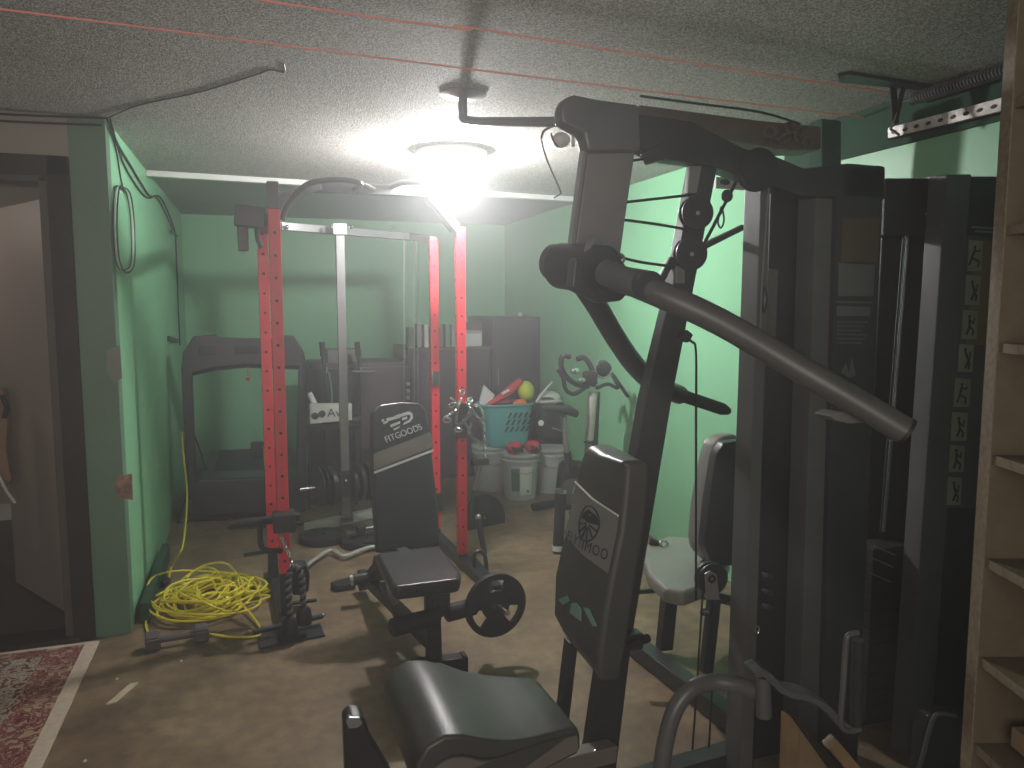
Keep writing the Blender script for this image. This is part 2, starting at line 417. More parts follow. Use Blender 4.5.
# ================================================================== CEILING THINGS
lf = thing('ceiling_light', 'round flush ceiling lamp with glowing faceted glass shade', 'ceiling light', (LAMP.x, LAMP.y, H))
MB().lathe([(0.17, 0), (0.185, -0.01), (0.18, -0.042), (0.172, -0.045), (0.125, -0.038), (0.12, -0.05)], (LAMP.x, LAMP.y, H)).build('base_plate', whitepaint, lf)
gm = bpy.data.materials.new('glowing_glass'); gm.use_nodes = True
nt = gm.node_tree; N = nt.nodes; N.remove(N['Principled BSDF'])
tr = N.new('ShaderNodeBsdfTransparent'); em = N.new('ShaderNodeEmission'); em.inputs[0].default_value = (0.95, 1, 0.98, 1); em.inputs[1].default_value = 2.2
mx = N.new('ShaderNodeMixShader'); mx.inputs[0].default_value = 0.35
nt.links.new(tr.outputs[0], mx.inputs[1]); nt.links.new(em.outputs[0], mx.inputs[2]); nt.links.new(mx.outputs[0], N['Material Output'].inputs[0])
MB().lathe([(0.125, -0.05), (0.118, -0.09), (0.055, -0.165)], (LAMP.x, LAMP.y, H), n=6, cap=False).build('glass_shade', gm, lf, ang=5)
for k in range(6):
    a = k * math.tau / 6
    pts = [V((LAMP.x + r * math.cos(a), LAMP.y + r * math.sin(a), H + z)) for r, z in ((0.127, -0.045), (0.12, -0.09), (0.056, -0.168))]
    MB().tube(pts, 0.005, 6).build('rib', midsteel, lf)
MB().lathe([(0.012, -0.162), (0.02, -0.168), (0.016, -0.178), (0.004, -0.184)], (LAMP.x, LAMP.y, H)).build('bottom_cap', midsteel, lf)

def string(p, q, nm, lab, sag=0.004):
    p, q = V(p), V(q); pts = [p.lerp(q, i / 12) - V((0, 0, sag * math.sin(math.pi * i / 12))) for i in range(13)]
    tag(MB().tube(pts, 0.003, 6).build(nm, redstring), lab, 'string', 'red strings under the ceiling')
string(G(0, 9, 2.27), G(902, 122, 2.27), 'red_string', 'long red string running below the ceiling from far left to the right wall bracket')
string(G(225, -6, 2.27), G(470, 30, 2.27), 'red_string', 'short red string crossing the top edge of the view left of centre')
string(G(455, 25, 2.285), G(893, 93, 2.285), 'red_string', 'red string stretched higher on the ceiling toward the coil spring')
# cables in the left corner
def cable_thing(pts, r, lab, nm='cable', m=cable, k=6, cat='cable', g=None):
    return tag(MB().tube(pts, r, 7, smooth=k).build(nm, m), lab, cat, g)
c0 = V((XL + 0.012, YN - 0.02, H - 0.006))
cable_thing([V((-1.5, YN - 0.025, H - 0.008)), V((-1.0, YN - 0.02, H - 0.018)), c0], 0.005, 'upper black cable along the ceiling edge over the doorway')
cable_thing([V((-1.5, YN - 0.02, H - 0.035)), V((-1.0, YN - 0.018, H - 0.045)), c0 + V((-0.02, 0, -0.03))], 0.005, 'lower black cable along the ceiling edge over the doorway')
cable_thing([c0, G(140, 105, H - 0.002), G(200, 92, H - 0.002), G(255, 75, H - 0.002), G(270, 70, H - 0.002), G(284, 72, H - 0.002), G(284, 64, H - 0.002)], 0.0025, 'thin black wire tacked across the textured ceiling from the corner')
xw = XL + 0.008
cable_thing([c0, S(118, 145, xw), S(130, 165, xw), S(142, 185, xw), S(150, 196, xw), S(160, 197, xw), S(168, 212, xw), S(175, 232, xw), S(176, 245, xw), S(178, 300, xw), S(180, 345, xw)], 0.006, 'thick black cable swagging down the green left wall to the treadmill')
cable_thing([c0 + V((0.01, 0.02, 0)), S(122, 160, xw), S(138, 188, xw), S(148, 198, xw), S(158, 199, xw), S(172, 228, xw), S(171, 232, xw + .01), S(178, 236, xw)], 0.0045, 'thin black cable beside the thick one high on the green left wall')
cable_thing([c0 + V((0, 0.03, -0.01)), S(116, 150, xw), S(121, 180, xw), S(124, 190, xw)], 0.004, 'thin cable dropping to the coiled cable loop on the green wall')
lp = thing('cable_coil', 'long oval coil of dark cable hung on the green wall corner', 'cable coil', S(121, 230, XL))
for q, dxx in enumerate((0, 0.5, 1.0, -0.6)):
    pts = [S(115 + dxx, 190, xw), S(113 + dxx, 225, xw), S(116 + dxx, 262, xw), S(124 + dxx, 270 + q, xw), S(131 + dxx, 262, xw), S(131 + dxx, 225, xw), S(127 + dxx, 195, xw), S(120 + dxx, 187, xw)]
    MB().tube([p + V((0.006 * q, 0, 0)) for p in pts], 0.0032, 6, closed=True, smooth=6).build('cable_loop', cable if q != 1 else white_pl, lp)

# garage-door hardware, top right
sp = thing('coil_spring', 'dark coiled door spring along the top of the right wall', 'spring', S(960, 86, XR - 0.06))
p, q = S(912, 99, XR - 0.05), S(1012, 68, XR - 0.05)
L = (q - p).length; dv = (q - p).normalized(); e1 = dv.orthogonal().normalized(); e2 = dv.cross(e1)
turns = 30
MB().tube([p + dv * L * i / (turns * 8) + (e1 * math.cos(i * math.tau / 8) + e2 * math.sin(i * math.tau / 8)) * 0.022 for i in range(turns * 8)], 0.0034, 5).build('coil', midsteel, sp)
MB().tube([p - dv * 0.05, p, q], 0.006, 8).build('shaft', blackm, sp)
rl = thing('perforated_rail', 'white perforated steel rail on the upper right wall', 'rail', S(950, 118, XR))
a, b, c_, d_ = S(888, 128, XR - 0.03), S(1008, 96, XR - 0.03), S(1008, 110, XR - 0.03), S(888, 139, XR - 0.03)
MB().prism([a, b, c_, d_], (0.03, 0, 0)).build('rail', galv, rl)
for i in range(9):
    t = 0.06 + i * 0.105
    c = a.lerp(b, t).lerp(d_.lerp(c_, t), 0.5)
    MB().sphere(c - V((0.001, 0, 0)), 0.009, (0.15, 1.4, 0.8)).build('slot', blackprint, rl)
MB().beam(d_ + V((0.0, 0, -0.002)), c_ + V((0.0, 0, -0.002)), 0.02, 0.006).build('lip', brown_wood, rl)
bk = thing('ceiling_bracket', 'dark steel bracket hanging from the ceiling at the string ends', 'bracket', G(893, 80, H))
MB().prism([G(838, 73, H - 0.001), G(850, 71, H - 0.001), G(935, 85, H - 0.001), G(925, 88, H - 0.001), G(840, 79, H - 0.001)], (0, 0, -0.012)).build('plate', charcoal, bk)
k0 = G(893, 84, H)
MB().beam(k0, k0 + V((0.02, 0, -0.14)), 0.03, 0.008, up=(0, 1, 0)).build('hanger', blackm, bk)
MB().beam(k0 + V((0.05, 0, 0)), k0 + V((0.02, 0, -0.13)), 0.02, 0.008, up=(0, 1, 0)).build('brace', blackm, bk)
MB().tube([k0 + V((0.02, 0, -0.1)), k0 + V((0.0, 0, -0.16)), k0 + V((0.03, -0.01, -0.18))], 0.006, 6).build('hook', chrome, bk)
# rounded green post head under the ceiling behind the machine
struct('trim_5', MB().prism([D(822, 118, 2.55), D(842, 120, 2.55), D(842, 200, 2.55), D(822, 200, 2.55)], (0, 0.08, 0), bev=0.01), dark_green)
# ceiling pipe with flange
fl0 = G(463, 93, H)
pp = thing('hanging_pipe', 'grey pipe with a round ceiling flange leading right to the gym tower', 'pipe', fl0)
MB().lathe([(0.001, 0), (0.085, 0), (0.09, -0.008), (0.03, -0.02), (0.001, -0.02)], fl0, cap=False).build('flange', greysteel, pp)
pz = 2.2
MB().tube([fl0 + V((0, 0, -0.01)), XY(fl0, pz + 0.03), XY(fl0, pz) + V((0.03, 0, 0)), D(560, 122, 2.35)], 0.017, 12, smooth=4).build('pipe', greysteel, pp)
# bulb socket dangling by the machine
bs = thing('bulb_holder', 'round bare bulb in a bent wire holder beside the gym tower top', 'bulb', D(562, 140, 2.45))
bc = D(561, 140, 2.45)
MB().sphere(bc, 0.028, (1.15, 1, 0.9)).build('bulb', opalbulb, bs)
MB().tube([D(541, 139, 2.45), D(545, 130, 2.45), D(560, 125, 2.45), D(575, 130, 2.45), D(585, 141, 2.45)], 0.004, 6, smooth=5).build('wire_arm', midsteel, bs)
MB().tube([D(541, 139, 2.45), D(547, 160, 2.45), D(560, 190, 2.45), D(560, 194, 2.45), D(554, 198, 2.45)], 0.0028, 6, smooth=5).build('loose_wire', midsteel, bs)
MB().tube([D(551, 133, 2.43), D(553, 140, 2.43), D(558, 147, 2.43)], 0.003, 6, smooth=3).build('guard_wire', charcoal, bs)
MB().cyl(D(573, 128, 2.45), D(573, 147, 2.45), 0.006).build('socket_post', whitepaint, bs)

# ================================================================== LEFT FOREGROUND
RX, RY = -0.70, 3.735
rug = thing('rug', 'red and cream patterned rug lying in front of the doorway', 'rug', (RX, RY, 0))
pc = pattern_mat('rug_cream_field', (0.46, 0.41, 0.32), (0.13, 0.05, 0.045), (0.10, 0.11, 0.08), 27)
pr_ = pattern_mat('rug_red_border', (0.17, 0.018, 0.032), (0.42, 0.31, 0.22), (0.30, 0.22, 0.16), 27)
bind = mat('rug_binding', (0.62, 0.52, 0.41), 0.9, var=0.1, scale=60)
X1, Y1 = -2.6, 2.0
MB().box(((RX + X1) / 2, (RY + Y1) / 2, 0.005), (RX - X1, RY - Y1, 0.01), bev=0.003).build('binding', bind, rug)
MB().box(((RX - 0.055 + X1) / 2, (RY - 0.035 + Y1) / 2, 0.008), (RX - 0.055 - X1, RY - 0.035 - Y1, 0.0085)).build('border', pr_, rug)
MB().box(((RX - 0.20 + X1) / 2, (RY - 0.11 + Y1) / 2, 0.009), (RX - 0.20 - X1, RY - 0.11 - Y1, 0.009)).build('field', pc, rug)
# wood splinter and crumbs
p, q = G(106, 706), G(130, 685)
tag(MB().prism([p + V((0, 0, .001)), p + V((0.035, 0.01, .001)), q + V((0.03, 0, .001)), q + V((0.0, 0, .001))], (0, 0, 0.006)).build('wood_chip', mat('pale_splinter', (0.62, 0.52, 0.36), 0.8)), 'pale wood splinter lying on the concrete near the rug', 'wood chip')
for (x, y, lab) in ((181, 661, 'small white crumb on the concrete below the dumbbell'), (117, 679, 'small white crumb between the rug and the wood splinter'), (85, 761, 'pale crumb beside the rug at the bottom of the view')):
    tag(MB().sphere(G(x, y, 0.004), 0.006, (1, 1.2, 0.7), n=8).build('crumb', paper), lab, 'crumb')
# dumbbell
def hex_head(mb, c, ax, r, l):
    q_ = V(ax).to_track_quat('Z', 'Y').to_matrix().to_4x4()
    t = bmesh.new(); bmesh.ops.create_cone(t, cap_ends=True, segments=6, radius1=r, radius2=r, depth=l)
    bmesh.ops.bevel(t, geom=t.edges[:], offset=r * 0.14, segments=2, affect='EDGES')
    mb._take(t, Matrix.Translation(V(c)) @ q_)
def dumbbell(p, q, r, label, hm, hand, group=None, L=0.05):
    p, q = V(p), V(q); d = (q - p).normalized()
    t = thing('dumbbell', label, 'dumbbell', XY((p + q) / 2, (p + q).z / 2 - r), group=group)
    m_ = MB(); m_.cyl(p, q, 0.014, n=14); m_.build('handle', hand, t)
    for e, s_ in ((p, -1), (q, 1)):
        m_ = MB(); hex_head(m_, e + d * s_ * L * 0.4, d, r, L); m_.build('head', hm, t)
    return t
rr = 0.047
dumbbell(G(159, 640, 0.038), G(195, 634, 0.038), rr, 'grey hex dumbbell lying in front of the yellow cord pile', hexgrey, hexgrey, L=0.062)
# green board along the wall
g0, g1 = G(147, 628, 0), G(166, 565, 0)
tag(MB().beam(V((XL + 0.045, g0.y + 0.06, 0.05)), V((XL + 0.045, g1.y + 0.1, 0.05)), 0.04, 0.10).build('board', dark_green), 'dark green board lying on the floor along the left wall', 'board')
# yellow extension cord pile
cc = G(214, 602)
yc = thing('extension_cord', 'yellow extension cord piled in loose loops on the floor', 'cord', cc)
pts = []
N_ = 15
for i in range(N_ * 10):
    a = i * math.tau / 10 + 0.3
    k = i // 10
    ox, oy = 0.05 * math.sin(k * 2.1), 0.07 * math.cos(k * 1.7)
    Rx = 0.19 + 0.075 * math.sin(k * 1.3 + 0.5); Ry = 0.25 + 0.11 * math.cos(k * 2.3)
    pts.append(V((cc.x - 0.02 + ox + Rx * math.cos(a), cc.y + oy + Ry * math.sin(a) * 0.9, 0.012 + 0.0075 * k * (0.55 + 0.45 * math.sin(a * 1.7 + k)) + 0.012 * random.random())))
pts += [G(262, 632, 0.01), G(235, 637, 0.01), G(210, 634, 0.01)]
MB().tube(pts, 0.0055, 7, smooth=4).build('coiled_length', yellow, yc)
rnd = random.Random(3)
pts = []
for i in range(90):
    a = i * 0.71; k = i / 90
    pts.append(V((cc.x - 0.01 + (0.04 + 0.17 * rnd.random()) * math.cos(a), cc.y + 0.02 + (0.05 + 0.22 * rnd.random()) * math.sin(a), 0.03 + 0.055 * rnd.random())))
MB().tube(pts, 0.0055, 7, smooth=5).build('tangled_length', yellow, yc)
MB().tube([G(150, 640, 0.01), G(146, 622, 0.01), G(152, 606, 0.02), G(175, 598, 0.04), G(200, 590, 0.05)], 0.0055, 7, smooth=6).build('front_loop', yellow, yc)
MB().tube([G(168, 582, 0.02), G(172, 566, 0.05), D(182, 548, 4.4), D(186, 520, 4.9), D(187, 490, 5.15), D(184, 460, 5.2), D(182, 432, 5.25)], 0.0055, 7, smooth=6).build('rising_length', yellow, yc)
MB().cyl(G(162, 585, 0.02), G(168, 580, 0.03), 0.018).build('plug', rubber, yc)
# something tan hanging at the left frame edge, just inside the hall
hg = thing('garment_bundle', 'tan canvas bundle with white strap at the far left doorway edge', 'bundle', D(2, 450, 4.3))
MB().prism([D(-14, 392, 4.3), D(3, 388, 4.3), D(8, 420, 4.3), D(6, 450, 4.3), D(12, 480, 4.3), D(5, 486, 4.3), D(-14, 500, 4.3)], (0, 0.08, 0), bev=0.012).build('canvas', jacket, hg)
MB().tube([D(-4, 470, 4.27), D(6, 490, 4.27), D(15, 503, 4.27)], 0.008, 8).build('strap', white_pl, hg)
MB().tube([D(2, 395, 4.27), D(7, 408, 4.27), D(4, 418, 4.27)], 0.012, 8).build('buckle', blackm, hg)

# ================================================================== TREADMILL
TY = 5.62
tm = thing('treadmill', 'dark treadmill standing against the left wall behind the rack', 'treadmill', (D(245, 510, TY).x, TY, 0))
# console
MB().prism([D(181, 372, TY), D(183, 352, TY), D(193, 336, TY), D(217, 334, TY), D(219, 337, TY), D(272, 338, TY), D(274, 334, TY), D(294, 335, TY), D(304, 352, TY), D(308, 371, TY), D(298, 367, TY), D(245, 365, TY), D(215, 368, TY), D(192, 373, TY)], (0, 0.12, -0.03), bev=0.012).build('console', charcoal, tm)
MB().box(D(208, 350, TY - 0.004), (0.11, 0.012, 0.07), bev=0.004).build('console_panel', blackm, tm)
MB().box(D(247, 350, TY - 0.004), (0.16, 0.012, 0.05), bev=0.004).build('display', blackprint, tm)
for (x0, x1, xb0, xb1) in ((181, 192, 187, 196), (299, 308, 296, 306)):
    MB().prism([D(x0, 366, TY), D(x1, 366, TY), D(xb1, 500, TY), D(xb0, 500, TY)], (0, 0.09, 0), bev=0.01).build('upright', charcoal, tm)
MB().prism([D(193, 484, TY), D(200, 480, TY), D(300, 476, TY), D(306, 482, TY), D(307, 512, TY), D(192, 516, TY)], (0, 0.30, 0), bev=0.02).build('motor_hood', charcoal, tm)
zt = D(200, 482, TY).z
y0 = TY + 0.3
hx0, hx1 = D(198, 480, TY).x, D(302, 478, TY).x
MB().prism([V((hx0, y0, zt - 0.01)), V((hx0, y0 + 1.3, zt - 0.08)), V((hx0, y0 + 1.3, 0.05)), V((hx0, y0, 0.05))], (hx1 - hx0, 0, 0), bev=0.012).build('deck', blackm, tm)
MB().prism([V((hx0 + 0.08, y0, zt)), V((hx0 + 0.08, y0 + 1.29, zt - 0.07)), V((hx0 + 0.08, y0 + 1.29, zt - 0.09)), V((hx0 + 0.08, y0, zt - 0.02))], (hx1 - hx0 - 0.16, 0, 0)).build('belt', rubber, tm)
MB().tube([D(248, 367, TY + 0.02), D(248, 376, TY + 0.02)], 0.003, 6).build('key_cord', redcloth, tm)
MB().box(D(248, 379, TY + 0.02), (0.025, 0.012, 0.025), bev=0.004).build('safety_key', redcloth, tm)
MB().tube([D(183, 440, TY), D(188, 470, TY - 0.05), D(185, 500, TY - 0.05), G(178, 522, 0.01), G(200, 520, 0.01), G(300, 517, 0.01)], 0.008, 7, smooth=5).build('power_cord', cable, tm)
MB().tube([D(192, 380, TY + 0.1), D(190, 420, TY + 0.2), D(200, 450, TY + 0.25), D(206, 470, TY + 0.2)], 0.005, 6, smooth=5).build('signal_cord', cable, tm)
tag(MB().prism([D(263, 446, TY + 0.15), D(269, 448, TY + 0.15), D(270, 469, TY + 0.15), D(264, 468, TY + 0.15)], (0, 0.01, 0)).build('warning_tag', tag_green, tm))
MB().box(D(258, 450, TY + 0.2), (0.10, 0.05, 0.12), bev=0.012).build('side_bracket', charcoal, tm)
tag(MB().prism([S(167, 336, XL + 0.001), S(175, 339, XL + 0.001), S(175, 343, XL + 0.001), S(167, 341, XL + 0.001)], (0.025, 0, 0), bev=0.003).build('wall_hook', charcoal), 'small dark hook on the green wall above the treadmill', 'hook')

# ================================================================== BACK OF ROOM: cabinets and things on them
CY = 6.45
tall = thing('cabinet', 'tall dark grey cabinet in the far right corner', 'cabinet', (D(516, 400, CY).x, CY, 0))
tx0, tx1, tz = D(492, 400, CY).x, 2.41, D(516, 317, CY).z
MB().box(((tx0 + tx1) / 2, CY + 0.4, tz / 2), (tx1 - tx0, 0.8, tz), bev=0.01).build('carcass', dkcab, tall)
MB().box(((tx0 + tx1) / 2, CY - 0.01, tz / 2), (tx1 - tx0 - 0.03, 0.02, tz - 0.05), bev=0.006).build('door', dkcab, tall)
MB().tube([V((tx0 + 0.05, CY - 0.03, 0.8)), V((tx0 + 0.05, CY - 0.03, 0.95))], 0.007, 8).build('handle', chrome, tall)
tag(MB().sphere((D(524, 315, CY).x, CY + 0.1, tz + 0.022), 0.022, n=12).build('ball', white_pl), 'tiny white ball on top of the tall dark cabinet', 'ball')
low = thing('cabinet', 'low dark cabinet with a tan board top left of the tall cabinet', 'cabinet', (D(450, 400, CY).x, CY, 0))
lx0, lx1, lz = D(408, 400, CY).x, tx0 - 0.005, D(450, 350, CY).z
MB().box(((lx0 + lx1) / 2, CY + 0.35, lz / 2), (lx1 - lx0, 0.7, lz), bev=0.01).build('carcass', dkcab2, low)
MB().box(((lx0 + lx1) / 2, CY - 0.01, lz * 0.5), (lx1 - lx0 - 0.04, 0.02, lz - 0.08), bev=0.006).build('door', dkcab2, low)
MB().box(((lx0 + lx1) / 2, CY + 0.33, lz + 0.0125), (lx1 - lx0, 0.72, 0.025), bev=0.004).build('top_board', tan, low)
lt = lz + 0.025
bcol = [mat('book_green', (0.14, 0.22, 0.15)), mat('book_grey', (0.3, 0.3, 0.3)), mat('book_tan', (0.36, 0.29, 0.18)), mat('book_brown', (0.17, 0.12, 0.10)), mat('book_white', (0.55, 0.56, 0.53))]
blab = ['dark green book at the left end of the row on the low cabinet', 'grey book second in the row on the low cabinet', 'pale grey-white book third in the row on the low cabinet', 'tan book in the middle of the row on the low cabinet', 'brown book right of the tan one on the low cabinet', 'green book near the right end of the row on the low cabinet', 'grey book ending the row beside the red post']
for i, (ci, w) in enumerate(zip((0, 1, 4, 2, 3, 0, 1), (0.05, 0.04, 0.035, 0.05, 0.045, 0.04, 0.05))):
    x = lx0 + 0.05 + i * 0.062
    t = thing('book', blab[i], 'book', (x, CY + 0.12, lt), group='books on the low cabinet')
    hb = 0.17 + 0.02 * ((i * 3) % 4) / 2
    MB().box((x, CY + 0.12, lt + hb / 2), (w, 0.15, hb), bev=0.003).build('cover', bcol[ci], t)
    MB().box((x, CY + 0.125, lt + hb / 2), (w * 0.8, 0.146, hb + 0.002)).build('pages', paper, t)
bx = thing('storage_box', 'pale box with a lid on the tan board top between the posts and tall cabinet', 'box', (D(472, 340, CY).x, CY + 0.2, lt))
x = D(474, 340, CY).x
MB().box((x, CY + 0.15, lt + 0.06), (0.17, 0.2, 0.12), bev=0.006).build('body', bcol[4], bx)
MB().box((x, CY + 0.15, lt + 0.125), (0.18, 0.21, 0.03), bev=0.005).build('lid', bcol[1], bx)
b2 = thing('carton', 'brown carton on the low cabinet touching the tall cabinet', 'box', (D(486, 335, CY).x, CY + 0.3, lt))
MB().box((D(483, 335, CY + 0.3).x - 0.03, CY + 0.42, lt + 0.10), (0.16, 0.25, 0.2), bev=0.004).build('body', bcol[3], b2)
MB().box((D(483, 335, CY + 0.3).x - 0.03, CY + 0.42, lt + 0.201), (0.04, 0.25, 0.003)).build('tape', cardboard, b2)

# dark storage unit and machine behind the rack
sx0, sx1 = D(311, 400, 6.3).x, D(410, 400, 6.3).x
un = thing('storage_unit', 'wide black storage unit behind the rack with three round knobs', 'storage unit', ((sx0 + sx1) / 2, 6.3, 0))
uz = D(380, 362, 6.3).z
MB().box(((sx0 + sx1) / 2, 6.55, uz / 2), (sx1 - sx0, 0.5, uz), bev=0.01).build('carcass', dkcab2, un)
MB().box((D(335, 400, 6.3).x, 6.285, uz - 0.22), (0.40, 0.03, 0.36), bev=0.005).build('left_door', blackm, un)
MB().box((D(385, 400, 6.3).x, 6.285, uz - 0.38), (0.40, 0.03, 0.68), bev=0.005).build('right_door', dkcab2, un)
for y in (384, 391, 398):
    MB().sphere(D(412 if False else 408, y, 6.26), 0.018, n=10).build('knob', white_pl, un)
# boxes on the unit
b3 = thing('carton', 'flat grey carton on top of the black storage unit behind the centre post', 'box', (D(345, 355, 6.4).x, 6.5, uz))
MB().box((D(344, 355, 6.4).x, 6.5, uz + 0.05), (0.27, 0.3, 0.1), bev=0.004).build('body', mat('slate_card', (0.16, 0.16, 0.16)), b3)
MB().box((D(344, 355, 6.4).x, 6.5, uz + 0.101), (0.04, 0.3, 0.003)).build('tape', cardboard, b3)
# elliptical-like machine with two upright handles
el = thing('stepper', 'black stepping machine with two upright handles in front of the storage unit', 'exercise machine', (D(335, 480, 6.0).x, 6.08, 0))
EY = 6.08
for (xt, yt, xm, ym, xb, yb) in ((322, 344, 326, 385, 332, 430), (357, 344, 360, 385, 352, 430)):
    MB().tube([D(xt, yt, EY), D(xm, ym, EY), D(xb, yb, EY), XY(D(xb, yb, EY), 0.15)], 0.016, 10, smooth=4).build('lever', blackm, el)
    MB().tube([D(xt, yt - 2, EY - 0.0), D(xt + 1, yt + 12, EY)], 0.022, 12).build('grip', foam, el)
    MB().cyl(D(xm + 1, ym - 18, EY - 0.02), D(xm + 1, ym - 12, EY - 0.02), 0.012).build('collar', chrome, el)
MB().tube([D(329, 372, EY - 0.03), D(332, 395, EY - 0.03), D(331, 412, EY - 0.03)], 0.009, 8, smooth=4).build('chrome_rod', chrome, el)
MB().tube([D(352, 372, EY - 0.05), D(375, 372, EY - 0.05)], 0.012, 8).build('cross_tube', charcoal, el)
MB().box(D(342, 450, EY + 0.05), (0.3, 0.2, 0.55), bev=0.03, seg=3).build('housing', blackm, el)
for s_ in (-1, 1):
    p = XY(D(342, 480, EY), 0.12) + V((s_ * 0.17, -0.03, 0))
    MB().box(p, (0.13, 0.28, 0.03), bev=0.008).build('pedal', rubber, el)
MB().box(XY(D(342, 480, EY), 0.03), (0.5, 0.36, 0.05), bev=0.01).build('base', charcoal, el)
# printed carton leaning there
pb = thing('printed_box', 'white box printed with a dumbbell picture behind the centre post', 'box', (D(331, 420, 5.78).x, 5.85, 0.66))
p0, p1, p2, p3 = D(310, 405, 5.75), D(352, 404, 5.75), D(352, 420, 5.75), D(310, 424, 5.75)
MB().prism([p0, p1, p2, p3], (0, 0.1, 0), bev=0.003).build('carton', paper, pb)
MB().sphere(D(315, 416, 5.748), 0.026, (1, 0.1, 1)).build('printed_dumbbell', charcoal, pb)
MB().sphere(D(322, 414, 5.748), 0.026, (1, 0.1, 1)).build('printed_dumbbell', charcoal, pb)
MB().cyl(D(314, 416, 5.748), D(323, 414, 5.748), 0.012).build('printed_handle', charcoal, pb)
lettering('lettering', 'Av', D(334, 413, 5.745), (1, 0, 0), (0, 0, 1), 0.09, blackprint, pb)
lettering('lettering', 'e', D(340, 414, 5.745), (1, 0, 0), (0, 0, 1), 0.06, blackprint, pb)
st = thing('folding_table', 'low black table under the printed box', 'table', (D(331, 470, 5.85).x, 5.85, 0))
tzz = D(331, 425, 5.8).z
MB().box((D(331, 425, 5.85).x, 5.81, tzz - 0.02), (0.42, 0.14, 0.03), bev=0.005).build('top', blackm, st)
for sx in (-0.17, 0.17):
    MB().cyl((D(331, 425, 5.85).x + sx, 5.81, 0), (D(331, 425, 5.85).x + sx, 5.81, tzz - 0.03), 0.012).build('leg', blackm, st)
wk = thing('paper_roll', 'white paper roll leaning above the printed box beside the treadmill', 'paper roll', D(312, 405, 5.9))
MB().cyl(D(309, 393, 5.9), D(315, 405, 5.9), 0.022).build('roll', paper, wk)
MB().cyl(D(308.6, 392.4, 5.9), D(309, 393, 5.9), 0.008).build('core', cardboard, wk)

# ================================================================== RACK
rack = thing('power_rack', 'red post power rack with grey pull-up bars and cable tower', 'rack', (0.6, 4.3, 0))
FL, FR, BR, BL = V((0.10, 3.66, 0)), V((1.095, 4.20, 0)), V((1.065, 4.74, 0)), V((0.055, 4.20, 0))
rdir = (FR - FL).normalized(); rper = V((-rdir.y, rdir.x, 0))
def post(P, ztop, zred0=0.28, wid=0.052, mname='upright'):
    hm = MB().box((P.x, P.y, (ztop + zred0) / 2), (wid, wid, ztop - zred0), None, 0.004)
    hm.bm.faces.ensure_lookup_table(); n0 = len(hm.bm.faces)
    for i in range(int((ztop - zred0) / 0.1)):
        z = zred0 + 0.06 + i * 0.1
        hm.cyl((P.x, P.y - wid / 2 - 0.0012, z), (P.x, P.y - wid / 2 + 0.004, z), 0.007, n=12)
        hm.cyl((P.x - wid / 2 - 0.0012, P.y, z), (P.x - wid / 2 + 0.004, P.y, z), 0.007, n=12)
    hm.bm.faces.ensure_lookup_table()
    for fc in hm.bm.faces[n0:]: fc.material_index = 1
    o = hm.build(mname, [red, blackprint], rack)
    MB().box((P.x, P.y, zred0 / 2 + 0.02), (wid * 0.98, wid * 0.98, zred0 - 0.04), None, 0.004).build('lower_post', blackm, rack)
    return o
post(FL, 1.925, 0.26); post(FR, 1.93, 0.08); post(BR, 1.90, 0.08); post(BL, 1.92, 0.2)
MB().box((FL.x - 0.003, FL.y, 1.985), (0.05, 0.05, 0.12), None, 0.004).build('post_cap', greysteel, rack)
# band of black on the front right post where the chains hang, and clip on the back right post
MB().box((FR.x, FR.y, D(460, 420, 4.2).z), (0.075, 0.075, 0.20), None, 0.006).build('sleeve', blackm, rack)
MB().box((BR.x, BR.y - 0.032, D(436, 378, 4.7).z), (0.05, 0.02, 0.09), None, 0.004).build('pin_clip', chrome, rack)
MB().box((BR.x, BR.y, D(436, 503, 4.7).z), (0.075, 0.075, 0.12), None, 0.006).build('sleeve', blackm, rack)
# pull-up bars
def dd_(x, y, t): return D(x, y, FL.y + (FR.y - FL.y) * t)
FT, RT = dd_(271, 192, 0), dd_(457, 222, 1.0)
MB().tube([D(282, 220, 3.68), D(288, 205, 3.66), D(306, 185, 3.62), D(330, 180, 3.6), D(352, 181, 3.62), D(361, 184, 3.66), D(355, 190, 3.9)], 0.013, 10, smooth=4).build('left_grip', greysteel, rack)
MB().beam(D(271, 205, 3.68), D(318, 184, 3.8), 0.04, 0.05).build('left_brace', greysteel, rack)
MB().beam(D(312, 187, 3.85), D(425, 192, 4.05), 0.045, 0.05).build('front_crossbar', greysteel, rack)
MB().beam(D(424, 190, 4.05), D(455, 228, 4.2), 0.045, 0.055).build('right_brace', midsteel, rack)
MB().tube([D(384, 194, 4.05), D(393, 186, 3.95), D(408, 182, 3.9), D(432, 184, 3.95), D(452, 192, 4.0), D(461, 197, 4.05)], 0.014, 10, smooth=4).build('right_grip', midsteel, rack)
MB().tube([D(463, 192, 4.1), D(466, 208, 4.15)], 0.016, 10).build('end_grip', whitepaint, rack)
MB().tube([D(355, 190, 3.9), D(362, 185, 3.88), D(374, 190, 3.9)], 0.014, 10, smooth=3).build('middle_grip', midsteel, rack)
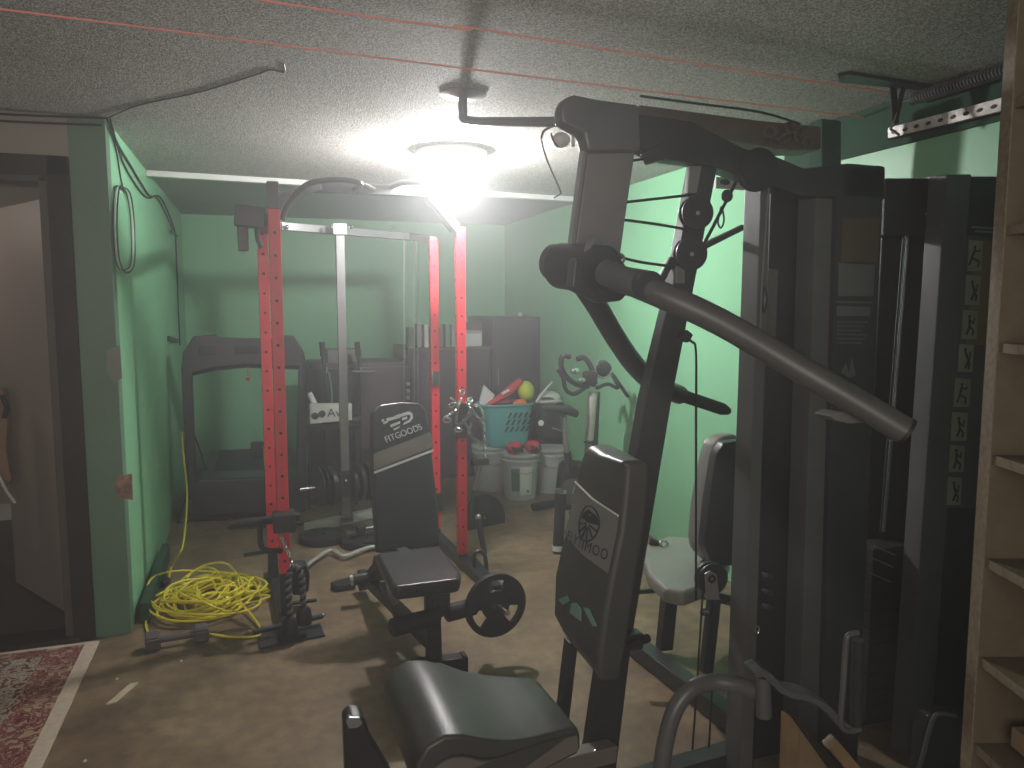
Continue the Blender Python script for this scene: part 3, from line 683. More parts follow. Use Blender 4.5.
# rear crossbar and centre post of the cable tower
c1, c2 = D(279, 226, 5.12), D(412, 237, 5.5)
MB().beam(c1, c2, 0.05, 0.05).build('rear_crossbar', midsteel, rack)
CPX = V((0.545, 5.17, 0))
MB().box((CPX.x, CPX.y, (D(340, 232, 5.17).z + 0.1) / 2 ), (0.055, 0.055, D(340, 232, 5.17).z - 0.1), None, 0.004).build('centre_post', midsteel, rack)
MB().box(D(340, 229, 5.12), (0.085, 0.02, 0.07), None, 0.004).build('gusset', whitepaint, rack)
for x in (287, 331, 351, 392):
    MB().sphere(D(x, 227, 5.09), 0.014, n=8).build('bolt', chrome, rack)
MB().beam(BL + V((0, 0, 1.88)), c1, 0.045, 0.045).build('side_rail', greysteel, rack)
MB().beam(BR + V((0, 0, 1.90)), c2, 0.045, 0.045).build('side_rail', greysteel, rack)
MB().beam(FL + V((0, 0, 1.90)), BL + V((0, 0, 1.88)), 0.045, 0.045).build('side_rail', greysteel, rack)
# base
MB().beam(G(306, 528, 0.03), G(394, 508, 0.03), 0.06, 0.06).build('white_base_bar', whitepaint, rack)
MB().box((CPX.x, CPX.y, 0.075), (0.09, 0.09, 0.06), None, 0.005).build('base_clamp', chrome, rack)
MB().beam(BR + V((-0.01, 0.1, 0.03)), FR + V((0.03, -0.38, 0.03)), 0.055, 0.06).build('side_foot', blackm, rack)
MB().beam(BL + V((0, 0.25, 0.03)), FL + V((0, -0.2, 0.03)), 0.055, 0.06).build('side_foot', blackm, rack)
# hanging dark attachment at left top
MB().box(D(250, 217, 3.9), (0.14, 0.07, 0.10), (0, 0.1, 0), 0.01).build('pulley_housing', charcoal, rack)
MB().box(D(243, 236, 3.9), (0.05, 0.04, 0.14), None, 0.008).build('strap_end', charcoal, rack)
MB().tube([D(256, 222, 3.9), D(258, 240, 3.9), D(262, 248, 3.9)], 0.012, 8).build('strap_end', charcoal, rack)
for (x0, x1) in ((404, 404), (414, 414), (418, 418)):
    MB().tube([D(x0, 238, 5.4), D(x1, 330, 5.4), D(x1, 420, 5.4)], 0.003, 6).build('cable', midsteel, rack)
# long foam arm at left, handle, foot plate
MB().cyl(D(229, 525, 3.75), D(300, 516, 3.75), 0.021, n=16).build('dip_bar', rubber, rack)
MB().tube([D(280, 519, 3.62), D(263, 520, 3.6), D(260, 528, 3.6), D(261, 545, 3.6), D(266, 550, 3.6), D(282, 551, 3.62)], 0.012, 8, smooth=3).build('d_handle', rubber, rack)
MB().box(D(284, 521, 3.62), (0.10, 0.10, 0.09), None, 0.01).build('bar_bracket', blackm, rack)
MB().beam(D(245, 555, 3.95), D(282, 549, 3.75), 0.02, 0.02).build('band_peg', blackm, rack)
fp = [G(258, 637), G(320, 625), G(325, 637), G(260, 650)]
MB().prism([p + V((0, 0, 0.002)) for p in fp], (0, 0, 0.008)).build('foot_plate', charcoal, rack)
MB().cyl(G(254, 632, 0.05), G(323, 616, 0.05), 0.012).build('foot_bar', rubber, rack)
MB().sphere(G(323, 616, 0.05), 0.014, n=8).build('bolt', chrome, rack)
MB().cyl(D(286, 604, 3.7), D(316, 600, 3.75), 0.010).build('foot_peg', rubber, rack)
MB().prism([D(292, 566, 3.8), D(306, 565, 3.8), D(310, 574, 3.8), D(309, 592, 3.8), D(304, 596, 3.8), D(292, 596, 3.8)], (0, 0.10, 0), bev=0.012).build('low_pulley_block', blackm, rack)
# triceps rope
def link_chain(pts, name, m, parent, lr=0.011, wr=0.0032):
    pts = spline([V(p) for p in pts], 24); mb_ = MB(); acc = 0; i = 0; last = pts[0]; k = 0
    for a_, b_ in zip(pts, pts[1:]):
        acc += (b_ - a_).length
        if acc > lr * 1.55:
            acc = 0; t = (b_ - last).normalized(); c = (b_ + last) / 2
            n_ = t.orthogonal().normalized()
            if k % 2: n_ = t.cross(n_)
            mb_.tube([c + t * lr * 1.25 * math.cos(j_ * math.tau / 10) + n_ * lr * 0.62 * math.sin(j_ * math.tau / 10) for j_ in range(10)], wr, 5, closed=True)
            last = b_; k += 1
    return mb_.build(name, m, parent)
rp = thing('triceps_rope', 'black twisted rope attachment with rubber ends hanging on a chain', 'rope', D(293, 580, 3.5))
link_chain([D(281, 536, 3.56), D(286, 548, 3.53), D(291, 560, 3.5), D(291, 570, 3.5)], 'chain', chrome, rp)
def twist(pts, parent):
    ps = spline([V(p) for p in pts], 16)
    for ph, m_ in ((0, rubber), (math.pi, mat('rope_pale_strand', (0.16, 0.155, 0.14), 0.7))):
        out = []; acc = 0
        for i_, p_ in enumerate(ps):
            t = (ps[min(i_ + 1, len(ps) - 1)] - ps[max(0, i_ - 1)]).normalized(); n_ = t.cross(V((0, 1, 0.01))).normalized(); b_ = t.cross(n_)
            if i_: acc += (p_ - ps[i_ - 1]).length
            a_ = acc * 190 + ph
            out.append(p_ + (n_ * math.cos(a_) + b_ * math.sin(a_)) * 0.007)
        MB().tube(out, 0.009 if m_ is rubber else 0.0085, 7, smooth=2).build('rope_strand', m_, parent)
twist([D(292, 568, 3.5), D(288, 580, 3.48), D(289, 600, 3.46), D(291, 622, 3.45)], rp)
twist([D(292, 568, 3.5), D(298, 568, 3.5), D(302, 580, 3.5), D(303, 600, 3.5), D(304, 614, 3.5)], rp)
for (x, y, Y_) in ((290, 628, 3.45), (304, 617, 3.5)):
    p = D(x, y, Y_)
    MB().lathe([(0.018, 0.05), (0.03, 0.035), (0.036, 0.0), (0.034, -0.03), (0.02, -0.035)], p).build('rubber_end', rubber, rp)
# chain bunch on the front right post
ch = thing('chain_bunch', 'tangled chrome chains and clips hooked on the front right red post', 'chain', D(460, 415, 4.1))
rn = random.Random(5)
for k in range(7):
    c = D(448 + rn.random() * 24, 398 + rn.random() * 30, 4.12)
    link_chain([c, c + V((rn.uniform(-.05, .05), -0.02, -0.05)), c + V((rn.uniform(-.08, .08), -0.01, -0.10 - rn.random() * .05))], 'chain', chrome if k % 2 else midsteel, ch)
link_chain([D(474, 405, 4.1), D(482, 409, 4.08), D(484, 425, 4.08), D(485, 458, 4.08)], 'hanging_chain', chrome, ch)
for (x, y) in ((452, 405), (462, 392), (470, 400), (447, 420), (458, 430)):
    MB().torus(D(x, y, 4.08), 0.022, 0.005, (rn.uniform(-1, 1), -1, rn.uniform(-1, 1)), n=14, m=6, sc=(1, 0.6)).build('snap_clip', chrome, ch)

# ------------------------------------------------ weight plates
def plate_mb(c, ax, r, t, m, name, label, parent=None, grips=True, group=None):
    """iron plate with three grip openings"""
    T_ = bmesh.new()
    q_ = V(ax).to_track_quat('Z', 'Y').to_matrix().to_4x4()
    mb_ = MB(); n = 48; ri = 0.26 * r
    # profile ring mesh in polar grid with grip openings removed
    rad = [0.09 * r, 0.28 * r, 0.46 * r, 0.80 * r, 0.88 * r, 1.0 * r]
    th = [t * 0.9, t * 0.9, t * 0.55, t * 0.55, t, t * 0.9]
    for side in (1, -1):
        for i in range(5):
            for k in range(n):
                if grips and i == 2:
                    ph = (k + 0.5) / n * 3 % 1.0
                    if 0.33 < ph < 0.67: continue
                a0, a1 = k * math.tau / n + math.pi / 6, (k + 1) * math.tau / n + math.pi / 6
                vs_ = [mb_.bm.verts.new((rad[i + di] * math.cos(a_), rad[i + di] * math.sin(a_), side * th[i + di] / 2)) for di, a_ in ((0, a0), (1, a0), (1, a1), (0, a1))]
                mb_.bm.faces.new(vs_)
    for k in range(n):
        a0, a1 = k * math.tau / n + math.pi / 6, (k + 1) * math.tau / n + math.pi / 6
        for R_, hh in ((rad[5], th[5]), (rad[0], th[0])):
            mb_.bm.faces.new([mb_.bm.verts.new((R_ * math.cos(a_), R_ * math.sin(a_), z_ * hh / 2)) for a_, z_ in ((a0, -1), (a1, -1), (a1, 1), (a0, 1))])
        if grips:
            ph = (k + 0.5) / n * 3 % 1.0
            if 0.33 < ph < 0.67:
                for ii in (2, 3):
                    mb_.bm.faces.new([mb_.bm.verts.new((rad[ii] * math.cos(a_), rad[ii] * math.sin(a_), z_ * t * 0.275)) for a_, z_ in ((a0, -1), (a1, -1), (a1, 1), (a0, 1))])
            phn = (k + 1.5) / n * 3 % 1.0; ph0 = ph
            if (0.33 < ph < 0.67) != (0.33 < phn < 0.67):
                mb_.bm.faces.new([mb_.bm.verts.new((R_ * math.cos(a1), R_ * math.sin(a1), z_ * t * 0.275)) for R_, z_ in ((rad[2], -1), (rad[3], -1), (rad[3], 1), (rad[2], 1))])
    bmesh.ops.remove_doubles(mb_.bm, verts=mb_.bm.verts, dist=1e-5)
    bmesh.ops.transform(mb_.bm, matrix=Matrix.Translation(V(c)) @ q_, verts=mb_.bm.verts)
    o = mb_.build(name, m, parent)
    if parent is None: tag(o, label, 'weight plate', group)
    return o
# plates on the floor by the white bar
plate_mb(G(323, 537, 0.025), (0, 0, 1), 0.15, 0.045, rubber, 'weight_plate', 'black weight plate flat on the floor left of the centre post', grips=False, group='weight plates on the floor')
plate_mb(G(366, 541, 0.025), (0, 0, 1), 0.15, 0.045, plateiron, 'weight_plate', 'worn iron weight plate flat on the floor behind the flat bench', group='weight plates on the floor')
dumbbell(G(364, 529, 0.085), G(378, 527, 0.085), 0.035, 'small dark dumbbell resting on the worn floor plate', plateiron, chrome, L=0.05)
# loaded carriage on the centre post
car = thing('loaded_barbell', 'short barbell with black plates on both sides across the centre post', 'barbell', D(345, 487, 5.05))
bd = V((1, 0.25, 0)).normalized(); bc0 = D(345, 484, 5.08)
MB().cyl(bc0 - bd * 0.30, bc0 + bd * 0.26, 0.013).build('bar', chrome, car)
for off, r_, t_ in ((-0.175, 0.13, 0.012), (-0.145, 0.13, 0.012), (-0.095, 0.125, 0.035), (0.095, 0.125, 0.035), (0.155, 0.125, 0.04), (0.055, 0.09, 0.03)):
    MB().lathe([(0.014, -t_ / 2), (r_ * 0.95, -t_ / 2), (r_, -t_ / 2 + 0.004), (r_, t_ / 2 - 0.004), (r_ * 0.95, t_ / 2), (0.014, t_ / 2)], bc0 + bd * off, bd, n=36).build('plate', plateiron, car)
MB().box(bc0 + V((0, -0.0, 0)), (0.075, 0.09, 0.16), None, 0.01).build('carriage', blackm, car)
MB().sphere(bc0 + V((0, -0.05, 0.03)), 0.012).build('knob', chrome, car)
tag(MB().tube([D(228, 528, 5.0), G(300, 524, 0.03), G(310, 521, 0.03)], 0.012, 8).build('floor_bar', blackm), 'thin black bar on the floor in front of the treadmill', 'bar')
# EZ curl bar
ez = [G(304, 568, 0.03), G(314, 560, 0.03), G(326, 552, 0.03), G(334, 551, 0.03), G(344, 556, 0.03), G(356, 552, 0.03), G(372, 547, 0.03), G(384, 548, 0.03)]
tag(MB().tube(ez, 0.0135, 10, smooth=5).build('curl_bar', greybar), 'bent pale grey curl bar on the floor behind the bench', 'bar')
# plates leaning behind the right posts
plate_mb(D(485, 518, 4.95), (0.35, -1, 0.25), 0.16, 0.03, rubber, 'weight_plate', 'black weight plate leaning upright on the floor below the buckets', grips=False)
rod = thing('bar_stand', 'short black bar rising from the floor right of the red posts', 'bar', G(480, 560))
MB().cyl(D(478, 518, 4.4), D(485, 556, 4.4), 0.018).build('sleeve', charcoal, rod)
MB().sphere(D(478, 517, 4.4), 0.02).build('end_cap', chrome, rod)
MB().tube([D(476, 576, 4.0), D(474, 556, 4.0), D(479, 551, 4.0), D(485, 556, 4.0), D(487, 576, 4.0)], 0.012, 8, smooth=3).build('loop_handle', charcoal, rod)
MB().beam(G(470, 560, 0.03), G(498, 590, 0.03), 0.05, 0.05).build('foot', blackm, rod)

# ================================================================== FLAT BENCH with printed backrest
be = thing('weight_bench', 'black adjustable weight bench with printed backrest and foam rollers', 'bench', (0.65, 3.1, 0))
BB = [D(379, 552, 3.32), D(441, 547, 3.40), D(434, 470, 3.56), D(426, 408, 3.66), D(419, 402, 3.67), D(380, 404, 3.61), D(372, 410, 3.60), D(374, 470, 3.48)]
# plane of the back rest
o_ = BB[0]; u_ = (BB[1] - BB[0]).normalized(); v_ = (BB[6] - BB[0]); v_ = (v_ - u_ * v_.dot(u_)).normalized(); w_ = u_.cross(v_)
if w_.y > 0: w_ = -w_
def onp(x, y, lift=0.0):
    d = ray(x, y); t = (o_ - EYE).dot(w_) / d.dot(w_); return EYE + d * t + w_ * lift
poly = [onp(x, y) for x, y in ((379, 552), (441, 546), (439, 510), (434, 465), (427, 410), (420, 402), (400, 401), (380, 404), (373, 411), (372, 440), (375, 500))]
back = MB().prism(poly, -w_ * 0.05, bev=0.014, seg=3).build('backrest', vinyl, be)
MB().prism([onp(x, y, 0.0015) for x, y in ((373.5, 454), (431, 432), (433, 447), (374, 470))], -w_ * 0.006).build('brown_band', brownband, back)
MB().prism([onp(x, y, 0.002) for x, y in ((374, 471.5), (433.5, 449), (433.5, 451.5), (374, 474))], -w_ * 0.004).build('grey_stripe', silverprint, back)
tx = lambda x, y: onp(x, y, 0.002)
uu = (tx(419, 429) - tx(387, 441)); vv = v_ - uu.normalized() * v_.dot(uu.normalized())
lettering('lettering', 'FITGOODS', tx(403.5, 433.5), uu, vv, 0.043, silverprint, back)
# D emblem with speed lines
def patch3(ps, m=silverprint, nm='emblem'):
    return MB().prism([onp(x, y, 0.0022) for x, y in ps], -w_ * 0.003).build(nm, m, back)
patch3([(395, 415.5), (408, 411.5), (412, 413), (413, 418), (410, 422), (403, 425), (404, 422.5), (409, 420), (410.5, 417), (409.5, 414.5), (396, 418.5)])
patch3([(402, 418), (407, 416.5), (407, 419), (402, 420.5)])
for ps in (((383, 422), (388, 420), (388, 422.5), (383.5, 424.5)), ((386, 418.5), (400, 415), (400, 418), (387, 421.5)), ((390, 425), (400, 421), (400, 423.5), (391, 427.5)), ((393, 429), (400, 426), (399, 428), (394, 430.5)), ((381, 420), (384, 419), (384, 421), (382, 422))):
    patch3(ps)
sz = 0.47
seat = MB().prism([G(x, y, sz) for x, y in ((376, 553), (440, 545), (461, 572), (459, 579), (396, 587), (391, 583))], (0, 0, -0.055), bev=0.016, seg=3).build('seat', vinyl, be)
MB().prism([G(x, y, sz - 0.055) for x, y in ((384, 556), (436, 549), (452, 570), (400, 579))], (0, 0, -0.012)).build('seat_board', blackm, be)
# frame: centre beam, posts and feet
sc_ = G(418, 567, sz)
pf = V((0.655, 2.98, 0))
MB().beam(V((pf.x, pf.y, 0.05)), V((pf.x, pf.y + 0.03, sz - 0.06)), 0.06, 0.05).build('front_post', blackm, be)
MB().beam(V((pf.x + 0.02, pf.y - 0.02, 0.30)), V((pf.x + 0.02, pf.y - 0.02, sz - 0.10)), 0.075, 0.07).build('height_sleeve', charcoal, be)
MB().beam(V((pf.x, pf.y, 0.12)), V((pf.x - 0.16, pf.y + 1.0, 0.10)), 0.05, 0.05).build('spine', blackm, be)
MB().beam(G(412, 668, 0.035), G(462, 662, 0.035), 0.06, 0.06).build('front_foot', blackm, be)
MB().box(G(464, 662, 0.035), (0.02, 0.065, 0.07), None, 0.004).build('end_cap', rubber, be)
MB().beam(D(384, 585, 3.6), D(400, 618, 3.35), 0.04, 0.04).build('strut', blackm, be)
MB().cyl(D(352, 580, 3.8), D(386, 574, 3.8), 0.028).build('rear_foot', blackm, be)
MB().cyl(D(350, 580, 3.8), D(353, 579.5, 3.8), 0.03).build('end_cap', chrome, be)
MB().prism([G(330, 589), G(350, 583), G(356, 590), G(335, 593)], (0, 0, 0.04), bev=0.01).build('foot_cap', rubber, be)
MB().beam(XY(D(386, 574, 3.8), 0.2), V((pf.x - 0.12, pf.y + 0.75, 0.25)), 0.04, 0.04).build('rear_link', blackm, be)
MB().beam(V((pf.x - 0.08, pf.y + 0.5, 0.38)), V((pf.x - 0.16, pf.y + 1.0, 0.03)), 0.045, 0.045).build('rear_leg', blackm, be)
MB().beam(V((pf.x - 0.08, pf.y + 0.45, 0.40)), V((pf.x, pf.y + 0.1, 0.40)), 0.05, 0.04).build('seat_rail', blackm, be)
MB().beam(V((pf.x - 0.06, pf.y + 0.5, 0.4)), onp(405, 480) - w_ * 0.06, 0.04, 0.03).build('back_support', blackm, be)
# foam rollers and axle
a0, a1 = D(391, 628, 2.92), D(486, 603, 3.02)
ax = (a1 - a0).normalized(); La = (a1 - a0).length
MB().cyl(a0, a1, 0.009).build('axle', chrome, be)
for t0, t1 in ((0.0, 0.48), (0.56, 0.88)):
    p_, q_ = a0.lerp(a1, t0), a0.lerp(a1, t1)
    MB().tube([p_, p_ + ax * 0.006, q_ - ax * 0.006, q_], [0.028, 0.036, 0.036, 0.028], 18).build('foam_roller', foam, be)
MB().beam(V((pf.x, pf.y - 0.02, 0.35)), a0.lerp(a1, 0.52), 0.035, 0.035).build('leg_lever', blackm, be)
# plate on its peg
pcn = D(495.5, 605, 2.98)
MB().cyl(pcn + V((-0.02, 0.12, 0.01)), pcn + V((0.02, -0.10, 0.0)), 0.0125).build('plate_peg', chrome, be)
MB().beam(a0.lerp(a1, 0.9), pcn + V((-0.02, 0.12, 0.01)), 0.035, 0.035).build('peg_arm', blackm, be)
plate_mb(pcn, V((-0.12, 1, 0.02)), 0.136, 0.024, plateiron, 'weight_plate', 'round black three-grip plate held on the bench peg facing the view')

# ================================================================== BUCKETS, BASKET, TOYS
def bucket(c, r, h, label, lab=False):
    t = thing('bucket', label, 'bucket', c, group='grey buckets at the back right')
    MB().lathe([(r * 0.82, 0.0), (r * 0.84, 0.005), (r * 0.98, h * 0.82), (r * 1.05, h * 0.82), (r * 1.05, h * 0.86), (r * 0.99, h * 0.87), (r, h * 0.97)], c, n=36).build('body', bucketgrey, t)
    MB().lathe([(r * 1.06, h * 0.93), (r * 1.08, h * 0.94), (r * 1.08, h * 0.99), (r * 1.02, h), (0.01, h)], c, n=36).build('lid', bucketgrey, t)
    pts = [V(c) + V((r * 1.07 * math.cos(a_), r * 1.07 * math.sin(a_) , h * 0.88 - 0.10 * math.sin(-a_))) for a_ in [-(math.pi) * i / 12 for i in range(13)]]
    MB().tube(pts, 0.0028, 6).build('handle', chrome, t)
    if lab:
        def cylp(a_, z_, k=1.005):
            rr_ = (r * 0.84 + (r * 0.14) * z_ / (h * 0.82)) * k + 0.0015
            return V(c) + V((rr_ * math.cos(a_), rr_ * math.sin(a_), z_))
        A0 = -math.pi / 2 - 0.3
        MB().grid(lambda u, v: cylp(A0 - 0.55 + 0.5 * u, h * (0.2 + 0.5 * v)), 8, 2).build('green_label', label_green, t)
        MB().grid(lambda u, v: cylp(A0 - 0.05 + 0.75 * u, h * (0.12 + 0.62 * v)), 8, 2).build('white_label', paper, t)
        MB().box(cylp(A0 + 0.45, h * 0.2, 1.01), (0.02, 0.002, 0.02)).build('stamp', label_green, t)
    return t
cA = G(526, 501); cA = V((cA.x, cA.y + 0.14, 0))
bucket(cA, 0.145, 0.36, 'grey bucket with white label and gloves on its lid', True)
bucket(cA + V((-0.14, 0.34, 0)), 0.145, 0.37, 'grey bucket half hidden behind left of the labelled bucket')
bucket(cA + V((0.30, 0.12, 0)), 0.14, 0.36, 'grey bucket right of the labelled bucket behind the exercise bike')
# gloves on lid
gl = thing('work_gloves', 'pair of red and black gloves lying on the labelled bucket lid', 'gloves', cA + V((0, 0, 0.36)))
for sx in (-1, 1):
    bse = cA + V((sx * 0.075 + 0.01, -0.06, 0.405))
    MB().sphere(bse, 0.068, (0.95, 1.0, 0.75), rot=(0, sx * 0.2, 0.3 * sx)).build('palm', redcloth, gl)
    for k in range(4):
        MB().tube([bse + V((-0.03 + 0.02 * k, -0.01, 0.01)), bse + V((-0.035 + 0.022 * k, -0.055, 0.012)), bse + V((-0.035 + 0.022 * k, -0.08, -0.014))], 0.011, 8, smooth=3).build('finger', glovem, gl)
    MB().tube([bse + V((0.0, 0.03, 0.01)), bse + V((0.0, 0.08, 0.0))], 0.035, 12).build('cuff', glovem, gl)
# teal laundry basket on top of a bucket behind
kz = 0.375
kc = cA + V((-0.03, 0.30, kz))
bk2 = thing('laundry_basket', 'teal plastic laundry basket full of toys behind the buckets', 'basket', kc)
bh = 0.33
def bask(u, v, k=1.0):      # u round, v up
    a_ = u * math.tau; c_, s_ = math.cos(a_), math.sin(a_)
    e_ = 0.5
    wx = (0.17 + 0.045 * v) * k; wy = (0.125 + 0.03 * v) * k
    return kc + V((wx * math.copysign(abs(c_) ** e_, c_), wy * math.copysign(abs(s_) ** e_, s_), bh * v))
MB().grid(lambda u, v: bask(u, v), 56, 6).build('body', teal, bk2)
MB().grid(lambda u, v: bask(u, v, 0.96), 56, 6).build('inner_wall', teal, bk2)
MB().tube([bask(i / 56, 1.0, 1.02) for i in range(56)], 0.011, 8, closed=True).build('rim', teal, bk2)
MB().prism([bask(i / 56, 0.01) for i in range(56)], (0, 0, 0.006)).build('floor_panel', teal, bk2)
hm = MB()
for i in range(5):
    for k in range(3):
        c = kc + V((-0.03 + i * 0.045 + 0.012 * k, -(0.125 + 0.03 * (0.45 + 0.15 * k)) - 0.005, bh * (0.42 + 0.17 * k)))
        hm.box(c, (0.014, 0.006, 0.05), (0, 0.6, 0), 0.002)
hm.build('lattice_slots', blackprint, bk2)
zt = kc.z + bh
tag(MB().sphere(D(526, 391, kc.y - 0.02), 0.072, (0.95, 0.95, 1.15)).build('ball', lime), 'lime green ball on the heap in the teal basket', 'ball')
tag(MB().sphere(D(520, 404, kc.y - 0.09), 0.05, (1.2, 0.9, 0.8)).build('toy', orange), 'orange toy peeking over the basket rim below the lime ball', 'toy')
tb = thing('toy_bat', 'red plastic bat slanting up out of the teal basket', 'toy bat', D(505, 395, kc.y))
MB().tube([D(486, 406, kc.y - 0.02), D(500, 398, kc.y - 0.02), D(513, 388, kc.y - 0.02), D(521, 380, kc.y - 0.02)], [0.014, 0.03, 0.036, 0.026], 12, smooth=1).build('barrel', redcloth, tb)
MB().tube([D(502, 394, kc.y - 0.06), D(509, 390, kc.y - 0.06)], 0.012, 8).build('print', white_pl, tb)
tag(MB().prism([D(478, 408, kc.y + 0.02), D(484, 385, kc.y + 0.02), D(495, 395, kc.y + 0.02), D(488, 410, kc.y + 0.02)], (0, 0.03, 0), bev=0.006).build('toy_sail', paper), 'white pointed sail-shaped toy at the left end of the basket heap', 'toy')
tag(MB().sphere(D(501, 402, kc.y + 0.02), 0.055, (1.9, 1, 0.55)).build('folded_cloth', mat('dim_red_cloth', (0.32, 0.06, 0.07), 0.8)), 'dull red folded cloth under the bat in the teal basket', 'cloth')
# black bag and helmet right of basket
bg = thing('duffel_bag', 'black bag with white round badge right of the teal basket', 'bag', kc + V((0.36, 0.02, 0)))
gc = D(556, 432, kc.y)
MB().box(V((gc.x, kc.y + 0.02, 0.535)), (0.30, 0.22, 0.31), None, 0.06, 4).build('body', glovem, bg)
MB().cyl(D(541, 423, kc.y - 0.12), D(541, 423, kc.y - 0.105), 0.024).build('badge', white_pl, bg)
MB().tube([D(552, 428, kc.y - 0.11), D(558, 430, kc.y - 0.12), D(562, 431, kc.y - 0.11)], 0.008, 6, smooth=3).build('zip_pull', chrome, bg)
crate = thing('crate', 'dark crate under the black bag behind the right bucket', 'crate', V((gc.x, kc.y + 0.08, 0)))
MB().box(V((gc.x, kc.y + 0.10, 0.18)), (0.30, 0.2, 0.34), None, 0.008).build('body', dkcab, crate)
MB().box(V((gc.x, kc.y + 0.10, 0.355)), (0.31, 0.21, 0.03), None, 0.006).build('rim', charcoal, crate)
hl = thing('helmet', 'white and navy helmet on top of the black bag', 'helmet', D(549, 402, kc.y))
hc = D(549, 398, kc.y - 0.02)
MB().sphere(hc, 0.085, (1.15, 1.0, 0.72)).build('shell', white_pl, hl)
MB().sphere(hc + V((-0.02, -0.035, -0.005)), 0.062, (1.1, 0.9, 0.55)).build('navy_panel', navy, hl)
MB().torus(hc + V((0, -0.01, -0.03)), 0.092, 0.012, (0, 0.15, 1), sc=(1.1, 0.9)).build('rim', white_pl, hl)
MB().tube([D(536, 402, kc.y - 0.1), D(543, 392, kc.y - 0.1), D(552, 382, kc.y - 0.1)], 0.008, 8).build('visor_bar', white_pl, hl)
# cordless clutter left of the basket
dp = thing('pulley_stand', 'dark steel rod leaning behind the front right red post', 'rod', G(482, 510))
MB().cyl(D(481, 460, 4.9), D(474, 490, 4.9), 0.016).build('rod', midsteel, dp)
MB().box(D(480, 462, 4.9), (0.12, 0.05, 0.04), None, 0.008).build('head', charcoal, dp)
MB().cyl(D(474, 490, 4.9), XY(D(470, 520, 4.9), 0.0), 0.014).build('lower_rod', charcoal, dp)

# ================================================================== EXERCISE BIKE
BY = 4.55
bi = thing('exercise_bike', 'black and silver exercise bike with looped handlebars by the right wall', 'exercise bike', G(585, 545))
MB().tube([D(593, 392, BY), D(589, 440, BY)], 0.030, 16).build('mast', greybar, bi)
MB().tube([D(589, 440, BY), D(586, 470, BY), D(584, 500, BY)], 0.024, 16).build('lower_mast', midsteel, bi)
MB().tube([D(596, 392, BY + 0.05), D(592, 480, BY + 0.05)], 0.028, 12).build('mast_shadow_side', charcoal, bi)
MB().torus(D(589, 442, BY), 0.030, 0.006, (0, 0, 1)).build('mast_collar', blackm, bi)
MB().tube([D(570, 357, BY - 0.1), D(563, 356, BY - 0.1), D(561, 366, BY - 0.08), D(566, 376, BY - 0.06), D(576, 384, BY - 0.04), D(588, 386, BY)], 0.017, 10, smooth=4).build('left_handle', rubber, bi)
MB().tube([D(577, 359, BY + 0.05), D(584, 358, BY + 0.05), D(590, 365, BY + 0.04), D(594, 376, BY + 0.02), D(593, 386, BY)], 0.017, 10, smooth=4).build('right_handle', rubber, bi)
MB().tube([D(558, 369, BY - 0.15), D(563, 378, BY - 0.13), D(566, 390, BY - 0.12), D(574, 394, BY - 0.08), D(585, 388, BY)], 0.013, 10, smooth=4).build('lower_left_handle', rubber, bi)
MB().tube([D(597, 388, BY), D(608, 384, BY + 0.05), D(618, 388, BY + 0.08), D(612, 374, BY + 0.1), D(622, 388, BY + 0.15), D(628, 397, BY + 0.15)], 0.012, 10, smooth=4).build('lower_right_handle', rubber, bi)
MB().sphere(D(603, 369, BY - 0.02), 0.062, (1.0, 0.35, 0.85), rot=(0.2, 0.3, 0)).build('console', blackm, bi)
MB().torus(D(603, 369, BY - 0.03), 0.058, 0.006, (0.1, -1, 0.3)).build('console_rim', midsteel, bi)
MB().box(D(590, 378, BY - 0.03), (0.09, 0.06, 0.09), None, 0.015).build('clamp', blackm, bi)
MB().sphere(D(575, 371, BY - 0.05), 0.025, (1.2, 0.8, 0.8)).build('sensor_pad', chrome, bi)
MB().sphere(D(582, 380, BY - 0.05), 0.02, (1.4, 0.8, 0.8)).build('sensor_pad', chrome, bi)
MB().tube([D(541, 408, BY - 0.15), D(556, 409, BY - 0.1), D(568, 410, BY - 0.08), D(576, 414, BY - 0.05)], [0.014, 0.025, 0.034, 0.024], 12, smooth=1).build('saddle', vinyl, bi)
MB().cyl(D(563, 417, BY - 0.08), D(567, 452, BY - 0.08), 0.018).build('seat_post', midsteel, bi)
MB().box(D(572, 485, BY), (0.20, 0.14, 0.32), (0, 0.12, 0), 0.05, 4).build('flywheel_housing', rubber, bi)
MB().tube([D(567, 452, BY - 0.08), D(572, 480, BY - 0.03)], 0.024, 12).build('seat_tube', charcoal, bi)
MB().cyl(D(573, 492, BY - 0.12), D(573, 492, BY - 0.085), 0.085, n=28).build('crank_disc', charcoal, bi)
MB().tube([D(573, 492, BY - 0.14), D(583, 508, BY - 0.14)], 0.011, 8).build('crank_arm', chrome, bi)
MB().box(D(578, 514, BY - 0.2), (0.09, 0.1, 0.025), None, 0.006).build('pedal', rubber, bi)
MB().torus(D(578, 490, BY - 0.16), 0.03, 0.007, (0.5, -1, 0.5), sc=(1, 0.7)).build('yellow_strap', yellow, bi)
MB().beam(V((1.78, BY - 0.35, 0.03)), V((2.3, BY + 0.3, 0.03)), 0.06, 0.05).build('base_beam', blackm, bi)
MB().beam(XY(D(584, 500, BY), 0.03), D(584, 500, BY), 0.05, 0.05).build('front_strut', charcoal, bi)
tb2 = thing('foam_post', 'upright black padded post with white foot left of the gym backrest', 'padded post', G(558, 550))
MB().cyl(D(561, 492, 4.25), D(558, 546, 4.25), 0.033, n=20).build('padded_sleeve', rubber, tb2)
MB().cyl(D(558, 545, 4.25), D(558, 550, 4.25), 0.036).build('foot', white_pl, tb2)
